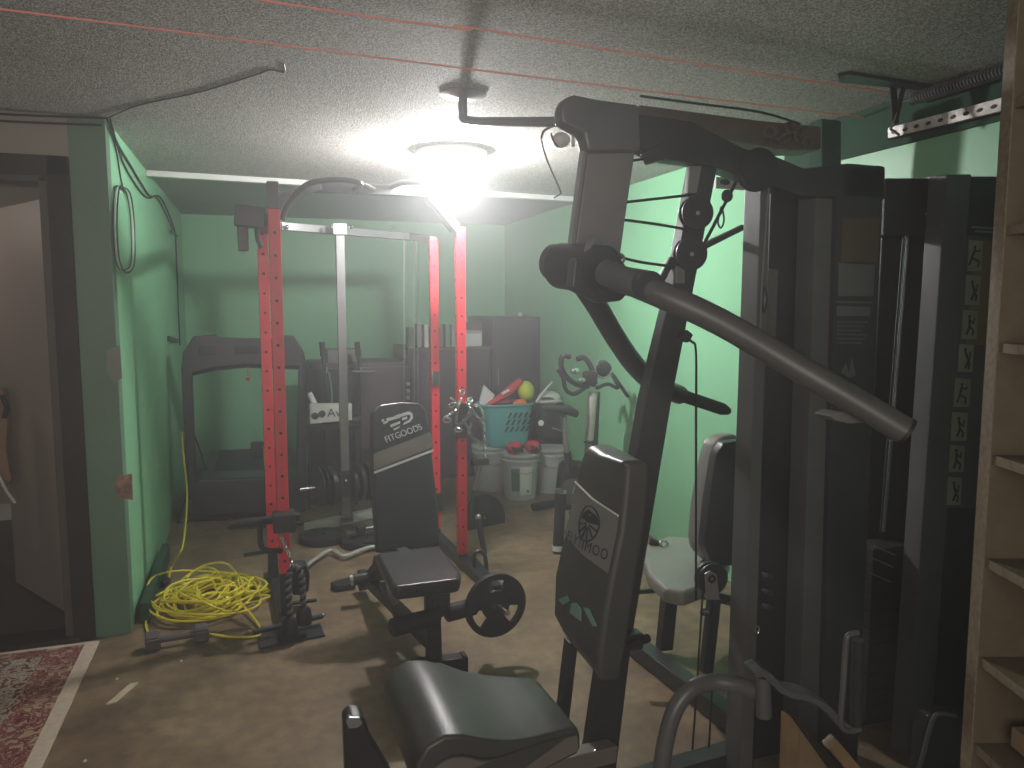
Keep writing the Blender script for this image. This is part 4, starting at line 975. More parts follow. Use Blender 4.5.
MB().cyl(D(561, 489, 4.25), D(561, 493, 4.25), 0.034).build('top_cap', chrome, tb2)
hd = MB().tube([G(533, 507, 0.04), G(553, 503, 0.04)], 0.028, 14)
tag(hd.build('floor_roller', rubber), 'black roller lying on the floor before the right bucket', 'roller')

# ================================================================== MULTI-GYM
gy = thing('multi_gym', 'large dark grey multi-station gym machine filling the right side', 'gym machine', (1.4, 2.1, 0))
GY = 1.95
# slanted main post
def skew(x0t, x1t, yt, x0b, x1b, yb, Y, dep, name, m, bev=0.005, par=None):
    return MB().prism([D(x0t, yt, Y), D(x1t, yt, Y), D(x1b, yb, Y), D(x0b, yb, Y)], (0, dep, 0), bev=bev).build(name, m, par or gy)
MB().prism([D(x, y, GY) for x, y in ((698, 150), (721, 150), (672, 400), (632, 640), (614, 790), (583, 790), (605, 640), (645, 400), (672, 290))], (0, 0.05, 0), bev=0.004).build('slanted_post', charcoal, gy)
MB().beam(V((0.86, GY + 0.03, 0.035)), V((1.5, GY + 0.1, 0.035)), 0.07, 0.07).build('base_beam', charcoal, gy)
# second strut behind backrest bottom
MB().beam(D(571, 640, 2.15), XY(D(556, 768, 2.15), 0.03), 0.03, 0.05).build('seat_strut', charcoal, gy)
# front column (hanging box)
skew(588, 636, 150, 572, 619, 268, 1.92, 0.04, 'front_column', hazedgrey, 0.008)
MB().prism([D(584, 150, 1.905), D(569, 265, 1.905), D(572, 265, 1.905), D(587, 150, 1.905)], (0, 0.03, 0)).build('column_flange', midsteel, gy)
MB().prism([D(561, 108, 1.88), D(566, 97, 1.88), D(576, 94, 1.88), D(600, 99, 1.88), D(640, 104, 1.88), D(642, 150, 1.88), D(588, 151, 1.88), D(584, 134, 1.88), D(562, 122, 1.88)], (0, 0.06, 0), bev=0.012).build('column_hood', greysteel, gy)
# top beam
MB().prism([D(632, 112, 1.93), D(690, 120, 1.93), D(745, 148, 1.93), D(770, 153, 1.93), D(805, 168, 1.93), D(850, 163, 1.93), D(886, 166, 1.93), D(886, 200, 1.93), D(800, 196, 1.93), D(765, 184, 1.93), D(740, 176, 1.93), D(715, 166, 1.93), D(660, 158, 1.93), D(636, 146, 1.93)], (0, 0.07, 0), bev=0.008).build('top_beam', charcoal, gy)
MB().prism([D(650, 150, 1.90), D(662, 142, 1.90), D(672, 150, 1.90), D(665, 160, 1.90), D(655, 162, 1.90)], (0, 0.06, 0), bev=0.005).build('top_bracket', charcoal, gy)
# upper overhead cross tubes running to the right wall
ob = thing('overhead_beam', 'rough dark timber beam under the ceiling above the gym machine', 'beam', D(740, 120, 2.25))
MB().prism([D(640, 104, 2.25), D(700, 112, 2.25), D(760, 120, 2.25), D(822, 126, 2.25), D(822, 150, 2.25), D(790, 150, 2.25), D(740, 142, 2.25), D(690, 135, 2.25), D(636, 128, 2.25)], (0, 0.12, 0), bev=0.01).build('timber', brown_wood2, ob)
MB().tube([D(640, 96, 2.2), D(700, 104, 2.2), D(760, 112, 2.2), D(800, 124, 2.2)], 0.004, 6, smooth=3).build('edge_wire', cable, ob)
pl = MB()
for (x, y) in ((770, 132), (785, 138), (798, 134), (776, 143), (808, 142), (790, 128)):
    pl.torus(D(x, y, 2.22), 0.018, 0.006, (rn.uniform(-1, 1), -1, rn.uniform(-1, 1)), n=12, m=6)
pl.build('hardware_clump', brown_wood2, ob)
# shaft and press arms
sA, sB = D(648, 290, 1.50), D(583, 268, 2.25)
MB().cyl(D(562, 266, 1.97), D(604, 270, 1.80), 0.062, n=28).build('pivot_drum', charcoal, gy)
MB().cyl(D(553, 262, 2.02), D(563, 264, 1.98), 0.050, n=28).build('pivot_cap', greysteel, gy)
MB().tube([D(590, 262, 1.86), D(596, 262, 1.85)], 0.066, 24).build('pivot_ring', midsteel, gy)
MB().cyl(D(585, 272, 1.98), D(650, 286, 1.52), 0.033, n=24).build('pivot_shaft', charcoal, gy)
MB().prism([D(572, 288, 1.80), D(575, 258, 1.80), D(618, 256, 1.80), D(640, 280, 1.80), D(622, 301, 1.80), D(600, 303, 1.80)], (0, 0.05, 0), bev=0.008).build('pivot_plate', charcoal, gy)
n_end = D(905, 431, 1.22)
arm = MB().tube([D(604, 272, 1.66), D(650, 290, 1.54), D(720, 322, 1.45), D(800, 369, 1.34), D(860, 404, 1.27), n_end], [0.030, 0.030, 0.0295, 0.029, 0.029, 0.029], 24, smooth=4).build('press_arm', armgrey, gy)
dirn = (n_end - D(860, 404, 1.27)).normalized()
MB().cyl(n_end - dirn * 0.002, n_end + dirn * 0.006, 0.0295, n=24).build('end_cap', rubber, arm)
MB().prism([D(829, 416, 1.30), D(838, 411, 1.30), D(852, 413, 1.30), D(866, 423, 1.30), D(850, 424, 1.30), D(836, 421, 1.30)], (0, 0.05, 0), bev=0.004).build('arm_clip', midsteel, arm)
far = MB().tube([D(583, 285, 2.05), D(597, 306, 2.08), D(614, 335, 2.12), D(634, 364, 2.18), D(655, 384, 2.24), D(680, 395, 2.3)], 0.032, 16, smooth=4).build('press_arm', charcoal, gy)
MB().tube([D(672, 392, 2.28), D(676, 393.5, 2.29), D(722, 409, 2.34), D(728, 411, 2.35)], [0.018, 0.022, 0.022, 0.014], 16).build('foam_grip', foam, far)
MB().tube([D(664, 392, 2.3), D(690, 398, 2.3)], 0.012, 10).build('grip_tube', chrome, far)
# pulleys on the slanted post and cables
def pulley(c, r, ax, par=gy, m=blackm):
    return MB().lathe([(r * 0.2, -0.014), (r, -0.014), (r, -0.009), (r * 0.86, 0), (r, 0.009), (r, 0.014), (r * 0.2, 0.014)], c, ax, n=30).build('pulley', m, par)
for (x, y) in ((696, 213), (690, 254)):
    pulley(D(x, y, 1.93), 0.046, (0.15, 1, 0))
    MB().cyl(D(x + 2, y, 1.90), D(x + 2, y, 1.92), 0.006).build('bolt', charcoal, gy)
MB().box(D(679, 275, 1.95), (0.03, 0.02, 0.05), None, 0.004).build('pulley_tab', midsteel, gy)
skew(690, 702, 166, 688, 697, 193, 1.93, 0.02, 'light_plate', midsteel, 0.002)
for pts in ([D(618, 203, 1.95), D(690, 195, 1.95)], [D(617, 219, 1.95), D(655, 224, 1.95), D(684, 229, 1.95)], [D(616, 256, 1.95), D(640, 262, 1.95), D(676, 267, 1.95)], [D(630, 161, 1.95), D(650, 158, 1.95)]):
    MB().tube(pts, 0.004, 6, smooth=3).build('cable', cable, gy)
MB().torus(D(620, 259, 1.93), 0.012, 0.004, (0, 1, 0)).build('cable_eye', midsteel, gy)
MB().beam(D(660, 282, 1.98), D(672, 258, 1.98), 0.02, 0.02).build('link_bar', charcoal, gy)
MB().tube([D(684, 336, 1.9), D(692, 342, 1.9), D(696, 352, 1.9), D(696, 420, 1.9), D(696, 600, 1.9)], 0.0035, 6, smooth=3).build('cable', cable, gy)
MB().box(D(685, 336, 1.92), (0.03, 0.03, 0.03), (0, 0.6, 0), 0.006).build('cable_stop', blackm, gy)
# white hook plate and cables at x 700-745
MB().tube([D(741, 170, 2.0), D(736, 182, 2.0), D(700, 252, 2.0)], 0.005, 6).build('cable', cable, gy)
MB().prism([D(706, 243, 2.1), D(746, 224, 2.1), D(746, 229, 2.1), D(706, 249, 2.1)], (0, 0.03, 0)).build('inclined_bar', charcoal, gy)
wb = thing('slotted_bracket', 'white slotted steel bracket with hooks seen above the gym pulleys', 'bracket', D(722, 182, 2.35))
MB().prism([D(716, 177, 2.35), D(748, 177, 2.35), D(748, 190, 2.35), D(716, 188, 2.35)], (0, 0.01, 0)).build('plate', white_pl, wb)
MB().sphere(D(725, 182, 2.345), 0.016, (1.3, 0.2, 0.6)).build('slot', blackprint, wb)
MB().sphere(D(727, 196, 2.33), 0.022, (1, 0.6, 1)).build('swivel', blackm, wb)
MB().tube([D(721, 207, 2.33), D(718, 222, 2.33), D(721, 228, 2.33), D(724, 220, 2.33), D(722, 206, 2.33)], 0.0035, 6, smooth=3).build('loop', cable, wb)
# upright columns right of the post
skew(762, 771, 180, 739, 752, 800, 1.93, 0.085, 'upright', greysteel)
skew(772, 806, 178, 752, 790, 800, 2.05, 0.04, 'guide_panel', blackm)
skew(817, 838, 176, 797, 822, 800, 1.95, 0.085, 'upright', greysteel)
sh = skew(838, 886, 165, 820, 857, 800, 1.93, 0.10, 'stack_shroud', charcoal, 0.012)
# placards on the shroud (plane y = 1.93)
def plac(ps, m, nm, Y=1.928, par=None): return MB().prism([D(x, y, Y) for x, y in ps], (0, 0.003, 0)).build(nm, m, par or sh)
plac(((843, 218), (880, 219), (877, 262), (841, 262)), brownlabel, 'brown_placard')
plac(((839, 263), (875, 265), (873, 296), (838, 296)), aged, 'grey_placard')
plac(((837, 301), (872, 302), (872, 303.5), (837, 302.5)), aged, 'text_line')
plac(((837, 306), (871, 307), (870, 316), (837, 316)), aged, 'small_placard')
for k in range(6):
    plac(((837, 321 + k * 4.2), (868 - (k % 3) * 3, 321.5 + k * 4.2), (868 - (k % 3) * 3, 323 + k * 4.2), (837, 322.5 + k * 4.2)), aged, 'text_line')
plac(((841, 373), (846, 362), (849, 374), (852, 358), (856, 375), (850, 378)), aged, 'figure_print')
# pulley lumps along the channel
for (x, y) in ((760, 300),):
    MB().sphere(D(x, y, 1.95), 0.03, (0.5, 1, 1.8)).build('cable_guard', blackm, gy)
pulley(D(757, 170, 1.92), 0.06, (0.1, 1, 0))
MB().tube([D(769, 182, 1.92), D(762, 280, 1.92), D(760, 330, 1.92)], 0.003, 6).build('cable', midsteel, gy)
MB().box(D(771, 305, 2.0), (0.035, 0.02, 0.22), None, 0.006).build('selector_plate', greysteel, gy)
# gap region: weight stack between shrouds
skew(886, 962, 180, 852, 925, 800, 2.10, 0.12, 'stack_recess', blackm)
ws = MB()
for k in range(11):
    z = 0.12 + k * 0.055
    ws.box((D(885, 560, 2.02).x, 2.03, z), (0.18, 0.10, 0.053), None, 0.004)
ws.build('weight_stack', rubber, gy)
for x in ((904, 236, 881, 532), (908, 236, 884, 532)):
    MB().tube([D(x[0], x[1], 1.97), D(x[2], x[3], 1.97)], 0.0045, 8).build('guide_rod', chrome, gy)
skew(886, 946, 178, 884, 944, 236, 2.0, 0.08, 'rear_top_beam', blackm)
MB().box(D(938, 180, 2.0), (0.07, 0.05, 0.02), None, 0.003).build('light_cap', midsteel, gy)
MB().tube([D(926, 214, 1.97), D(936, 210, 1.97), D(942, 214, 1.97)], 0.006, 6, smooth=3).build('cable_anchor', midsteel, gy)
skew(947, 972, 174, 903, 927, 800, 1.90, 0.07, 'shroud_side', greysteel)
s2 = skew(972, 1004, 176, 925, 960, 800, 1.90, 0.12, 'stack_shroud', blackm, 0.008)
def onsh(x, y, lift): return D(x, y, 1.90 - lift)
po = MB().prism([onsh(968, 235, .002), onsh(1001, 240, .002), onsh(985, 508, .002), onsh(944, 508, .002)], (0, 0.003, 0)).build('exercise_poster', postergrey, gy)
MB().prism([onsh(975, 240, .003), onsh(1000, 242, .003), onsh(992, 345, .003), onsh(966, 345, .003)], (0, 0.002, 0)).build('tan_panel', postertan, po)
for k in range(2):
    MB().prism([onsh(972 + k * 3, 226 + k * 4, .002), onsh(996, 227.5 + k * 4, .002), onsh(996, 229.5 + k * 4, .002), onsh(972 + k * 3, 228 + k * 4, .002)], (0, 0.002, 0)).build('title_line', bluetext, s2)
pics = [(968, 240, 982, 271), (965, 275, 980, 305), (962, 310, 977, 339), (958, 344, 973, 372), (954, 378, 970, 407), (951, 412, 967, 441), (949, 445, 964, 472), (947, 477, 961, 505)]
for k, (x0, y0_, x1, y1) in enumerate(pics):
    pcu = MB().prism([onsh(x0 + 1.5, y0_, .005), onsh(x1 + 1, y0_ + 1, .005), onsh(x1 - 0.5, y1, .005), onsh(x0, y1, .005)], (0, 0.002, 0)).build('exercise_picture', picpaper, po)
    cx, cy = (x0 + x1) / 2, (y0_ + y1) / 2
    fg = MB()
    Yf = 1.90 - 0.006
    fg.sphere(D(cx, cy - 8, Yf), 0.006, (1, 0.3, 1), n=8)
    lean = (-3, 2, 0, 3, -2, 1, 0, 2)[k]
    fg.tube([D(cx, cy - 6, Yf), D(cx + lean, cy + 2, Yf), D(cx + lean - 3, cy + 10, Yf)], 0.0035, 6)
    fg.tube([D(cx, cy - 5, Yf), D(cx + 4, cy - 1 + lean, Yf), D(cx + 5, cy - 6, Yf)], 0.0025, 6)
    fg.tube([D(cx + lean, cy + 2, Yf), D(cx + 4, cy + 6, Yf), D(cx + 3, cy + 11, Yf)], 0.003, 6)
    fg.build('figure_print', blackprint, po)
# small teeth of the stack seen low right
for k, y in enumerate((546, 558, 573)):
    MB().tube([D(874 - k * 2, y, 1.97), D(895 - k * 2, y + 9, 1.97)], 0.0025, 6).build('stack_edge', midsteel, gy)
for y in (576, 592, 607):
    MB().box(D(768, y, 1.96), (0.03, 0.03, 0.012), (0, 0.3, 0), 0.003).build('stack_edge', charcoal, gy)
MB().torus(D(757, 630, 1.93), 0.012, 0.003, (0, 1, 0), sc=(0.6, 1)).build('selector_pin', chrome, gy)

# ---- front backrest (faces left)
# contour of its near side in the plane y = 1.80, thickness runs away from the camera
BW = 0.0
side = [(613, 452), (632, 454), (645, 462), (649, 478), (644, 520), (634, 580), (626, 640), (618, 684), (606, 688), (600, 660), (603, 610), (614, 540), (620, 500), (618, 476)]
# front face outline vs side: build by sections from top to bottom: front-left far x, front-near x, back-near x
secs = [(455, 590, 622, 644, 462), (466, 583, 626, 650, 470), (490, 577, 625, 650, 488), (530, 571, 621, 646, 530), (570, 560, 612, 639, 574), (600, 554, 606, 634, 606), (640, 553, 600, 628, 648), (662, 562, 598, 624, 668), (680, 590, 600, 621, 684)]
bm_ = MB(); rings = []
YN_, YF_ = 1.80, 2.06
for (yf, xf, xn, xb, yn) in secs:
    A = D(xf, yf, YF_); Bn = D(xn, yn, YN_); C = D(xb, yn, YN_)
    A = V((A.x, YF_, Bn.z)) if False else A
    th = C - Bn
    z_ = Bn.z
    fa = V((A.x, YF_, z_)); fb = V((Bn.x, YN_, z_)); cb = V((C.x, YN_, z_)); ca = V((A.x + th.x, YF_, z_))
    mid = (fa + fb) / 2 + V((-0.012, 0, 0))
    rings.append([fa, mid, fb, cb, ca])
def loft(mb_, rs):
    vs_ = [[mb_.bm.verts.new(p) for p in r_] for r_ in rs]
    for i in range(len(vs_) - 1):
        n = len(vs_[i])
        for k in range(n): mb_.bm.faces.new((vs_[i][k], vs_[i][(k + 1) % n], vs_[i + 1][(k + 1) % n], vs_[i + 1][k]))
    mb_.bm.faces.new(vs_[0]); mb_.bm.faces.new(vs_[-1][::-1])
    ed = [e for e in mb_.bm.edges if len(e.link_faces) == 2 and e.calc_face_angle(0) > 0.75]
    bmesh.ops.recalc_face_normals(mb_.bm, faces=mb_.bm.faces)
    ed = [e for e in mb_.bm.edges if len(e.link_faces) == 2 and e.calc_face_angle(0) > 0.75]
    bmesh.ops.bevel(mb_.bm, geom=ed, offset=0.02, segments=4, affect='EDGES', profile=0.5, clamp_overlap=True)
    return mb_
br = loft(bm_, rings).build('backrest', vinylgrey, gy)
def face_pt(s, t, lift=0.004):
    """s 0 far .. 1 near across the pad, t measured as z"""
    zs = [r_[0].z for r_ in rings]
    for i in range(len(zs) - 1):
        if zs[i] >= t >= zs[i + 1]:
            k = (zs[i] - t) / (zs[i] - zs[i + 1]); break
    else: i, k = (0, 0) if t > zs[0] else (len(zs) - 2, 1)
    fa = rings[i][0].lerp(rings[i + 1][0], k); mm = rings[i][1].lerp(rings[i + 1][1], k); fb = rings[i][2].lerp(rings[i + 1][2], k)
    p = fa.lerp(mm, s * 2) if s < 0.5 else mm.lerp(fb, s * 2 - 1)
    return p + V((-lift, -0.0, 0))
zt_, zb_ = rings[0][0].z, rings[-1][0].z
MB().grid(lambda u, v: face_pt(0.03 + 0.93 * u, 0.945 + 0.04 * (1 - u) - 0.155 * v, 0.003), 12, 4).build('grey_band', vinylband, br)
MB().tube([face_pt(0.03 + 0.93 * u / 10, 0.945 + 0.04 * (1 - u / 10), 0.004) for u in range(11)], 0.003, 6).build('white_piping', white_pl, br)
# round crest with rays and a line of letters
def crest(s, z): return face_pt(s, z, 0.006)
cz = 0.895
MB().tube([crest(0.5 + 0.19 * math.cos(a_ * math.tau / 24), cz + 0.048 * math.sin(a_ * math.tau / 24)) for a_ in range(24)], 0.0022, 5, closed=True).build('crest_ring', blackprint, br)
for k in range(6):
    a_ = math.pi + (k + 0.5) * math.pi / 6
    MB().tube([crest(0.5 + 0.04 * math.cos(a_), cz + 0.012 * math.sin(a_)), crest(0.5 + 0.17 * math.cos(a_), cz + 0.044 * math.sin(a_))], 0.0025, 5).build('crest_ray', blackprint, br)
MB().prism([crest(0.36, cz + 0.02), crest(0.46, cz + 0.036), crest(0.62, cz + 0.026), crest(0.68, cz + 0.006), crest(0.5, cz + 0.002), crest(0.34, cz + 0.006)], (0.002, 0, 0)).build('crest_head', blackprint, br)
up_ = (face_pt(0.5, 0.93) - face_pt(0.5, 0.87))
cu = bpy.data.curves.new('t', 'FONT'); cu.body = 'FLYTIMOO'; cu.size = 0.040; cu.extrude = 0.0; cu.align_x = 'CENTER'; cu.space_character = 1.15
to = bpy.data.objects.new('t', cu); COL.objects.link(to); dg = bpy.context.evaluated_depsgraph_get(); dg.update()
tm_ = bpy.data.meshes.new_from_object(to.evaluated_get(dg)); bpy.data.objects.remove(to)
lm = MB(); lm.bm.from_mesh(tm_); bpy.data.meshes.remove(tm_)
for v in lm.bm.verts: v.co = crest(0.52 + v.co.x / 0.27, 0.822 + v.co.y)
lm.build('lettering', blackprint, br, keepn=True)
# teal emblem lower
for ps in (((0.30, 0.635), (0.47, 0.665), (0.50, 0.65), (0.36, 0.62)), ((0.58, 0.66), (0.74, 0.63), (0.78, 0.64), (0.64, 0.67))):
    pass
def tp(s, z): return face_pt(s + 0.03, z - 0.055, 0.006)
for ps in (((0.14, 0.705), (0.34, 0.735), (0.40, 0.725), (0.26, 0.70)), ((0.44, 0.695), (0.46, 0.725), (0.54, 0.732), (0.62, 0.722), (0.64, 0.69)), ((0.66, 0.73), (0.74, 0.735), (0.90, 0.70), (0.84, 0.695))):
    MB().prism([tp(s, z) for s, z in ps], (0.003, 0, 0)).build('teal_emblem', tealprint, br)
MB().box(D(628, 640, 1.93), (0.08, 0.05, 0.05), None, 0.008).build('backrest_mount', charcoal, gy)
MB().cyl(D(630, 645, 1.9), D(648, 638, 1.85), 0.012).build('adjust_knob', rubber, gy)
# ---- front seat (thigh hump at the left)
z0 = 0.44
prof = [(0.345, 0.335), (0.315, 0.40), (0.318, 0.46), (0.342, 0.50), (0.385, 0.518), (0.43, 0.512), (0.48, 0.492), (0.54, 0.470), (0.60, 0.458), (0.67, 0.452), (0.722, 0.449), (0.742, 0.437), (0.748, 0.42), (0.748, 0.385), (0.738, 0.373), (0.60, 0.360), (0.53, 0.353), (0.50, 0.345), (0.42, 0.340)]
sw = MB(); rs = []
Yn, Yf = 1.64, 2.05
for j_, (Yp, sc2) in enumerate(((Yn, 0.0), (Yn + 0.14, 0.0), (Yn + 0.28, 0.0), (Yf, 0.0))):
    k = j_ / 3
    dxs = -0.01 * k
    ring = []
    for (x_, z_) in prof:
        back_t = max(0, (x_ - 0.5) / 0.3)
        yy = Yp
        if j_ == 3: yy = Yf - 0.10 * back_t
        if j_ == 2: yy = Yp - 0.05 * back_t
        if j_ == 0: yy = Yn + 0.07 * back_t
        if j_ == 1: yy = Yp + 0.03 * back_t
        ring.append(V((x_ + dxs, yy, z_ + (0.008 if j_ in (1, 2) and z_ > 0.45 else 0))))
    rs.append(ring)
vsx = [[sw.bm.verts.new(p) for p in r_] for r_ in rs]
for i in range(3):
    n = len(prof)
    for k in range(n): sw.bm.faces.new((vsx[i][k], vsx[i][(k + 1) % n], vsx[i + 1][(k + 1) % n], vsx[i + 1][k]))
sw.bm.faces.new(vsx[0]); sw.bm.faces.new(vsx[-1][::-1])
bmesh.ops.recalc_face_normals(sw.bm, faces=sw.bm.faces)
ed = [e for e in sw.bm.edges if len(e.link_faces) == 2 and e.calc_face_angle(0) > 1.0]
bmesh.ops.bevel(sw.bm, geom=ed, offset=0.010, segments=3, affect='EDGES', profile=0.5)
seat2 = sw.build('seat', vinylgrey, gy, ang=60)
# side upholstery panel and piping
sp_poly = [V((x_, Yn + 0.07 * max(0, (x_ - 0.5) / 0.3) - 0.001, z_)) for x_, z_ in ((0.352, 0.345), (0.335, 0.40), (0.355, 0.445), (0.39, 0.465), (0.43, 0.463), (0.47, 0.446), (0.51, 0.440), (0.57, 0.440), (0.66, 0.437), (0.735, 0.430), (0.74, 0.385), (0.60, 0.368), (0.53, 0.361), (0.50, 0.352), (0.42, 0.348))]
MB().prism([p - V((0, 0.001, 0)) for p in sp_poly], (0, 0.003, 0)).build('side_panel', vinylside, seat2)
MB().tube([sp_poly[i] - V((0, 0.002, 0)) for i in range(0, 10)], 0.003, 6, smooth=3).build('piping', vinylgrey, seat2)
MB().beam(V((0.60, 1.83, 0.03)), V((0.60, 1.83, 0.37)), 0.05, 0.05).build('seat_post', greysteel, gy)
MB().box((0.60, 1.83, 0.365), (0.20, 0.22, 0.02), None, 0.004).build('seat_plate', greysteel, gy)
MB().beam(V((0.5, 1.85, 0.25)), V((0.95, 1.93, 0.21)), 0.05, 0.05).build('seat_rail', vinylside, gy)
MB().beam(V((0.45, 1.85, 0.035)), V((0.9, 1.97, 0.035)), 0.07, 0.07).build('base_beam', charcoal, gy)
MB().cyl(D(585, 757, 1.9), D(596, 752, 1.9), 0.008).build('seat_pin', chrome, gy)
# leg roller post bottom-left with plastic cap
fp0 = D(362, 722, 1.78)
MB().prism([D(344, 722, 1.78), D(350, 716, 1.78), D(362, 716, 1.78), D(366, 724, 1.78), D(372, 742, 1.78), D(392, 775, 1.78), D(392, 830, 1.78), D(348, 830, 1.78)], (0, 0.06, 0), bev=0.008).build('leg_post', blackm, gy)
MB().prism([D(346, 722, 1.775), D(349, 718, 1.775), D(360, 718, 1.775), D(363, 724, 1.775), D(358, 728, 1.775), D(349, 729, 1.775)], (0, 0.02, 0), bev=0.002).build('tube_cap', midsteel, gy)
# ---- far station seat and backrest
fs = MB().prism([G(x, y, 0.47) for x, y in ((640, 546), (668, 535), (705, 538), (730, 560), (722, 578), (684, 592), (664, 588), (648, 573))], (0, 0, -0.06), bev=0.018, seg=3).build('seat', palevinyl, gy)
MB().prism([D(701, 540, 2.62), D(704, 505, 2.64), D(711, 465, 2.66), D(717, 442, 2.68), D(727, 435, 2.68), D(740, 434, 2.68), D(738, 560, 2.60), D(716, 565, 2.60), D(704, 552, 2.60)], (-0.03, 0.07, 0), bev=0.02, seg=3).build('backrest', palevinyl, gy)
MB().prism([D(704, 545, 2.58), D(709, 500, 2.59), D(716, 455, 2.60), D(724, 443, 2.60), D(742, 440, 2.60), D(741, 566, 2.56), D(712, 566, 2.57)], (0, 0.05, 0), bev=0.008).build('backrest_shell', blackm, gy)
q0 = G(664, 655)
MB().beam(XY(q0, 0.03), XY(q0, 0.41) + V((0.02, -0.02, 0)), 0.06, 0.05).build('seat_post', charcoal, gy)
MB().beam(D(632, 592, 2.9), D(664, 590, 2.9), 0.02, 0.02).build('seat_link', charcoal, gy)
MB().beam(G(628, 640, 0.04), G(735, 722, 0.04), 0.07, 0.07).build('base_beam', charcoal, gy)
MB().beam(G(690, 590, 0.40), D(730, 600, 2.6), 0.05, 0.04).build('seat_rail', charcoal, gy)
MB().cyl(D(630, 646, 2.6), D(642, 637, 2.6), 0.016).build('adjust_knob', rubber, gy)
MB().tube([D(650, 541, 2.9), D(660, 545, 2.88)], 0.014, 10).build('lever_grip', rubber, gy)
MB().torus(D(664, 544, 2.86), 0.02, 0.006, (0.2, -1, 0.6), sc=(1, 0.7)).build('lever_ring', chrome, gy)
pulley(D(711, 578, 2.1), 0.052, (0.1, 1, 0))
MB().prism([D(706, 574, 2.05), D(711, 571, 2.05), D(717, 575, 2.05), D(720, 600, 2.05), D(707, 600, 2.05)], (0, 0.01, 0), bev=0.002).build('pulley_yoke', midsteel, gy)
MB().torus(D(712, 579, 2.045), 0.010, 0.004, (0, 1, 0)).build('axle', blackprint, gy)
MB().tube([D(703, 590, 2.1), D(696, 700, 2.1), D(691, 768, 2.1)], 0.0035, 6).build('cable', cable, gy)
MB().tube([D(713, 600, 2.06), D(712, 690, 2.06), D(708, 768, 2.06)], 0.0035, 6).build('cable', cable, gy)
MB().beam(D(714, 598, 2.12), D(706, 672, 2.12), 0.04, 0.03).build('pulley_arm', charcoal, gy)
MB().cyl(D(702, 612, 2.12), D(710, 612, 2.12), 0.012).build('bolt', chrome, gy)
# ---- low curved arm, bracket and handle
MB().tube([D(658, 800, 1.52), D(664, 750, 1.52), D(674, 712, 1.52), D(690, 690, 1.52), D(712, 682, 1.52), D(735, 684, 1.5), D(764, 693, 1.48)], 0.020, 18, smooth=6).build('row_arm', greysteel, gy)
hv = MB().cyl(D(763, 676, 1.46), D(764, 716, 1.46), 0.018, n=20).build('hinge_barrel', greysteel, gy)
arc = [(755, 674), (764, 670), (772, 674), (782, 686), (792, 693), (806, 695), (820, 700), (832, 708), (843, 720), (853, 728)]
arcb = [(756, 679), (764, 677), (770, 683), (780, 693), (792, 699), (806, 701), (818, 706), (828, 714), (838, 726), (850, 733)]
MB().prism([D(x, y, 1.42) for x, y in arc] + [D(x, y, 1.42) for x, y in arcb[::-1]], (0.01, 0.06, 0), bev=0.002).build('handle_bracket', greysteel, gy)
MB().tube([D(860, 729, 1.42), D(850, 731, 1.42), D(841, 724, 1.42), D(843, 690, 1.42), D(846, 645, 1.42), D(849, 635, 1.42), D(858, 633, 1.42)], 0.007, 10, smooth=4).build('handle_loop', greysteel, gy)
MB().cyl(D(856, 726, 1.43), D(858, 640, 1.43), 0.014).build('foam_grip', foam, gy)

# ================================================================== RIGHT FOREGROUND
# wooden frame leaning at the bottom
wf = thing('picture_frame', 'gold-brown wooden frame leaning under the low handle bracket', 'frame', D(820, 768, 1.62))
MB().prism([D(788, 715, 1.62), D(800, 722, 1.62), D(797, 840, 1.62), D(784, 840, 1.62)], (0, 0.03, 0), bev=0.003).build('left_rail', gold_wood, wf)
MB().prism([D(790, 713, 1.60), D(800, 720, 1.60), D(870, 800, 1.60), D(860, 810, 1.60)], (0, 0.02, 0), bev=0.003).build('top_rail', brown_wood, wf)
MB().prism([D(800, 728, 1.64), D(868, 800, 1.64), D(868, 840, 1.64), D(798, 840, 1.64)], (0, 0.01, 0)).build('panel', cardboard, wf)
ls = thing('wood_batten', 'bright bare wood batten slanting at the bottom right foreground', 'batten', D(845, 755, 1.45))
MB().beam(D(829, 740, 1.45), D(880, 800, 1.45), 0.018, 0.03).build('batten', gold_wood, ls)
MB().beam(D(827, 739, 1.452), D(832, 744, 1.448), 0.02, 0.032).build('split_end', tan_edge, ls)
# black bag with chrome zip, lower right
ba = thing('tool_bag', 'black bag with shiny top standing against the tan shelf side', 'bag', D(940, 768, 1.5))
MB().prism([D(926, 735, 1.5), D(932, 715, 1.5), D(944, 712, 1.5), D(962, 713, 1.5), D(965, 830, 1.5), D(918, 830, 1.5)], (0, 0.05, 0), bev=0.012).build('body', rubber, ba)
MB().tube([D(905, 800, 1.48), D(920, 765, 1.48), D(932, 722, 1.48), D(940, 714, 1.48), D(955, 716, 1.48)], 0.006, 8, smooth=4).build('strap', greysteel, ba)
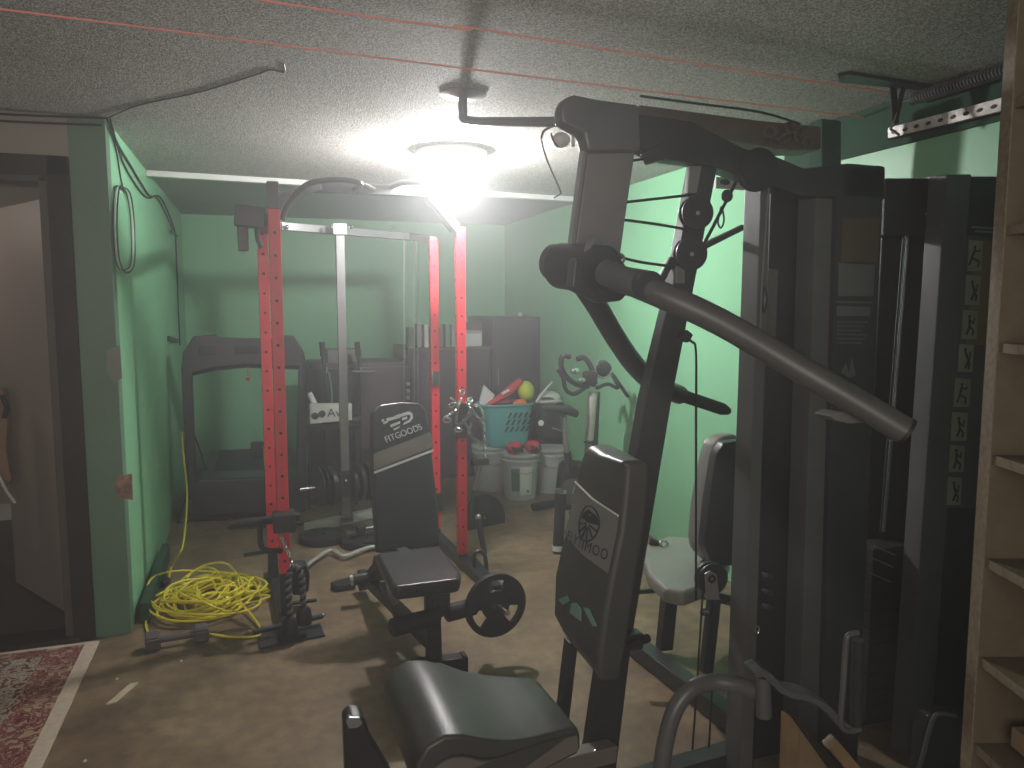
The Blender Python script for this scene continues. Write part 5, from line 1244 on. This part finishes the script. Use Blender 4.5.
# bookcase
hd_ = V((math.sin(YAW), math.cos(YAW), 0)); rt_ = V((math.cos(YAW), -math.sin(YAW), 0))
C0 = hd_ * 1.5 + rt_ * 0.922
bcx = thing('bookcase', 'tan particle board bookcase with open shelves at the right edge', 'bookcase', C0)
dpt = 0.26; ln = 0.75; HT = 2.12
MB().prism([C0, C0 - hd_ * 0.032, C0 - hd_ * 0.032 + rt_ * dpt, C0 + rt_ * dpt], (0, 0, HT), bev=0.002).build('side_panel', tan, bcx)
MB().prism([C0 + rt_ * (-0.002), C0 - hd_ * 0.033 - rt_ * 0.002, C0 - hd_ * 0.033 + rt_ * 0.0, C0], (0, 0, HT)).build('edge_strip', tan_edge, bcx)
MB().prism([C0 - hd_ * ln, C0 - hd_ * (ln + 0.03), C0 - hd_ * (ln + 0.03) + rt_ * dpt, C0 - hd_ * ln + rt_ * dpt], (0, 0, HT), bev=0.002).build('side_panel', tan, bcx)
MB().prism([C0 + rt_ * dpt, C0 - hd_ * (ln + 0.03) + rt_ * dpt, C0 - hd_ * (ln + 0.03) + rt_ * (dpt + 0.01), C0 + rt_ * (dpt + 0.01)], (0, 0, HT)).build('back_panel', tan, bcx)
for k, z in enumerate((0.08, 0.26, 0.43, 0.61, 0.79, 0.99, 1.195, 1.41, 1.63, 1.86, 2.10)):
    q = C0 - hd_ * 0.033
    sfm = MB().prism([q + rt_ * 0.004, q - hd_ * (ln - 0.033) + rt_ * 0.004, q - hd_ * (ln - 0.033) + rt_ * dpt, q + rt_ * dpt], (0, 0, 0.018), bev=0.0015).build('shelf', tan, bcx)
    sfm.location.z = z
    e_ = MB().prism([q + rt_ * 0.0035, q - hd_ * (ln - 0.033) + rt_ * 0.0035, q - hd_ * (ln - 0.033) + rt_ * 0.005, q + rt_ * 0.005], (0, 0, 0.018)).build('edge_strip', tan_edge, sfm)
bxs = C0 - hd_ * 0.13 + rt_ * 0.10
bq = thing('carton', 'small tan carton on a low shelf of the bookcase', 'box', XY(bxs, 0.645))
MB().box(XY(bxs, 0.665), (0.10, 0.12, 0.04), (0, 0, -YAW), 0.003).build('body', cardboard, bq)
MB().box(XY(bxs, 0.6855), (0.02, 0.12, 0.002), (0, 0, -YAW)).build('tape', tan, bq)
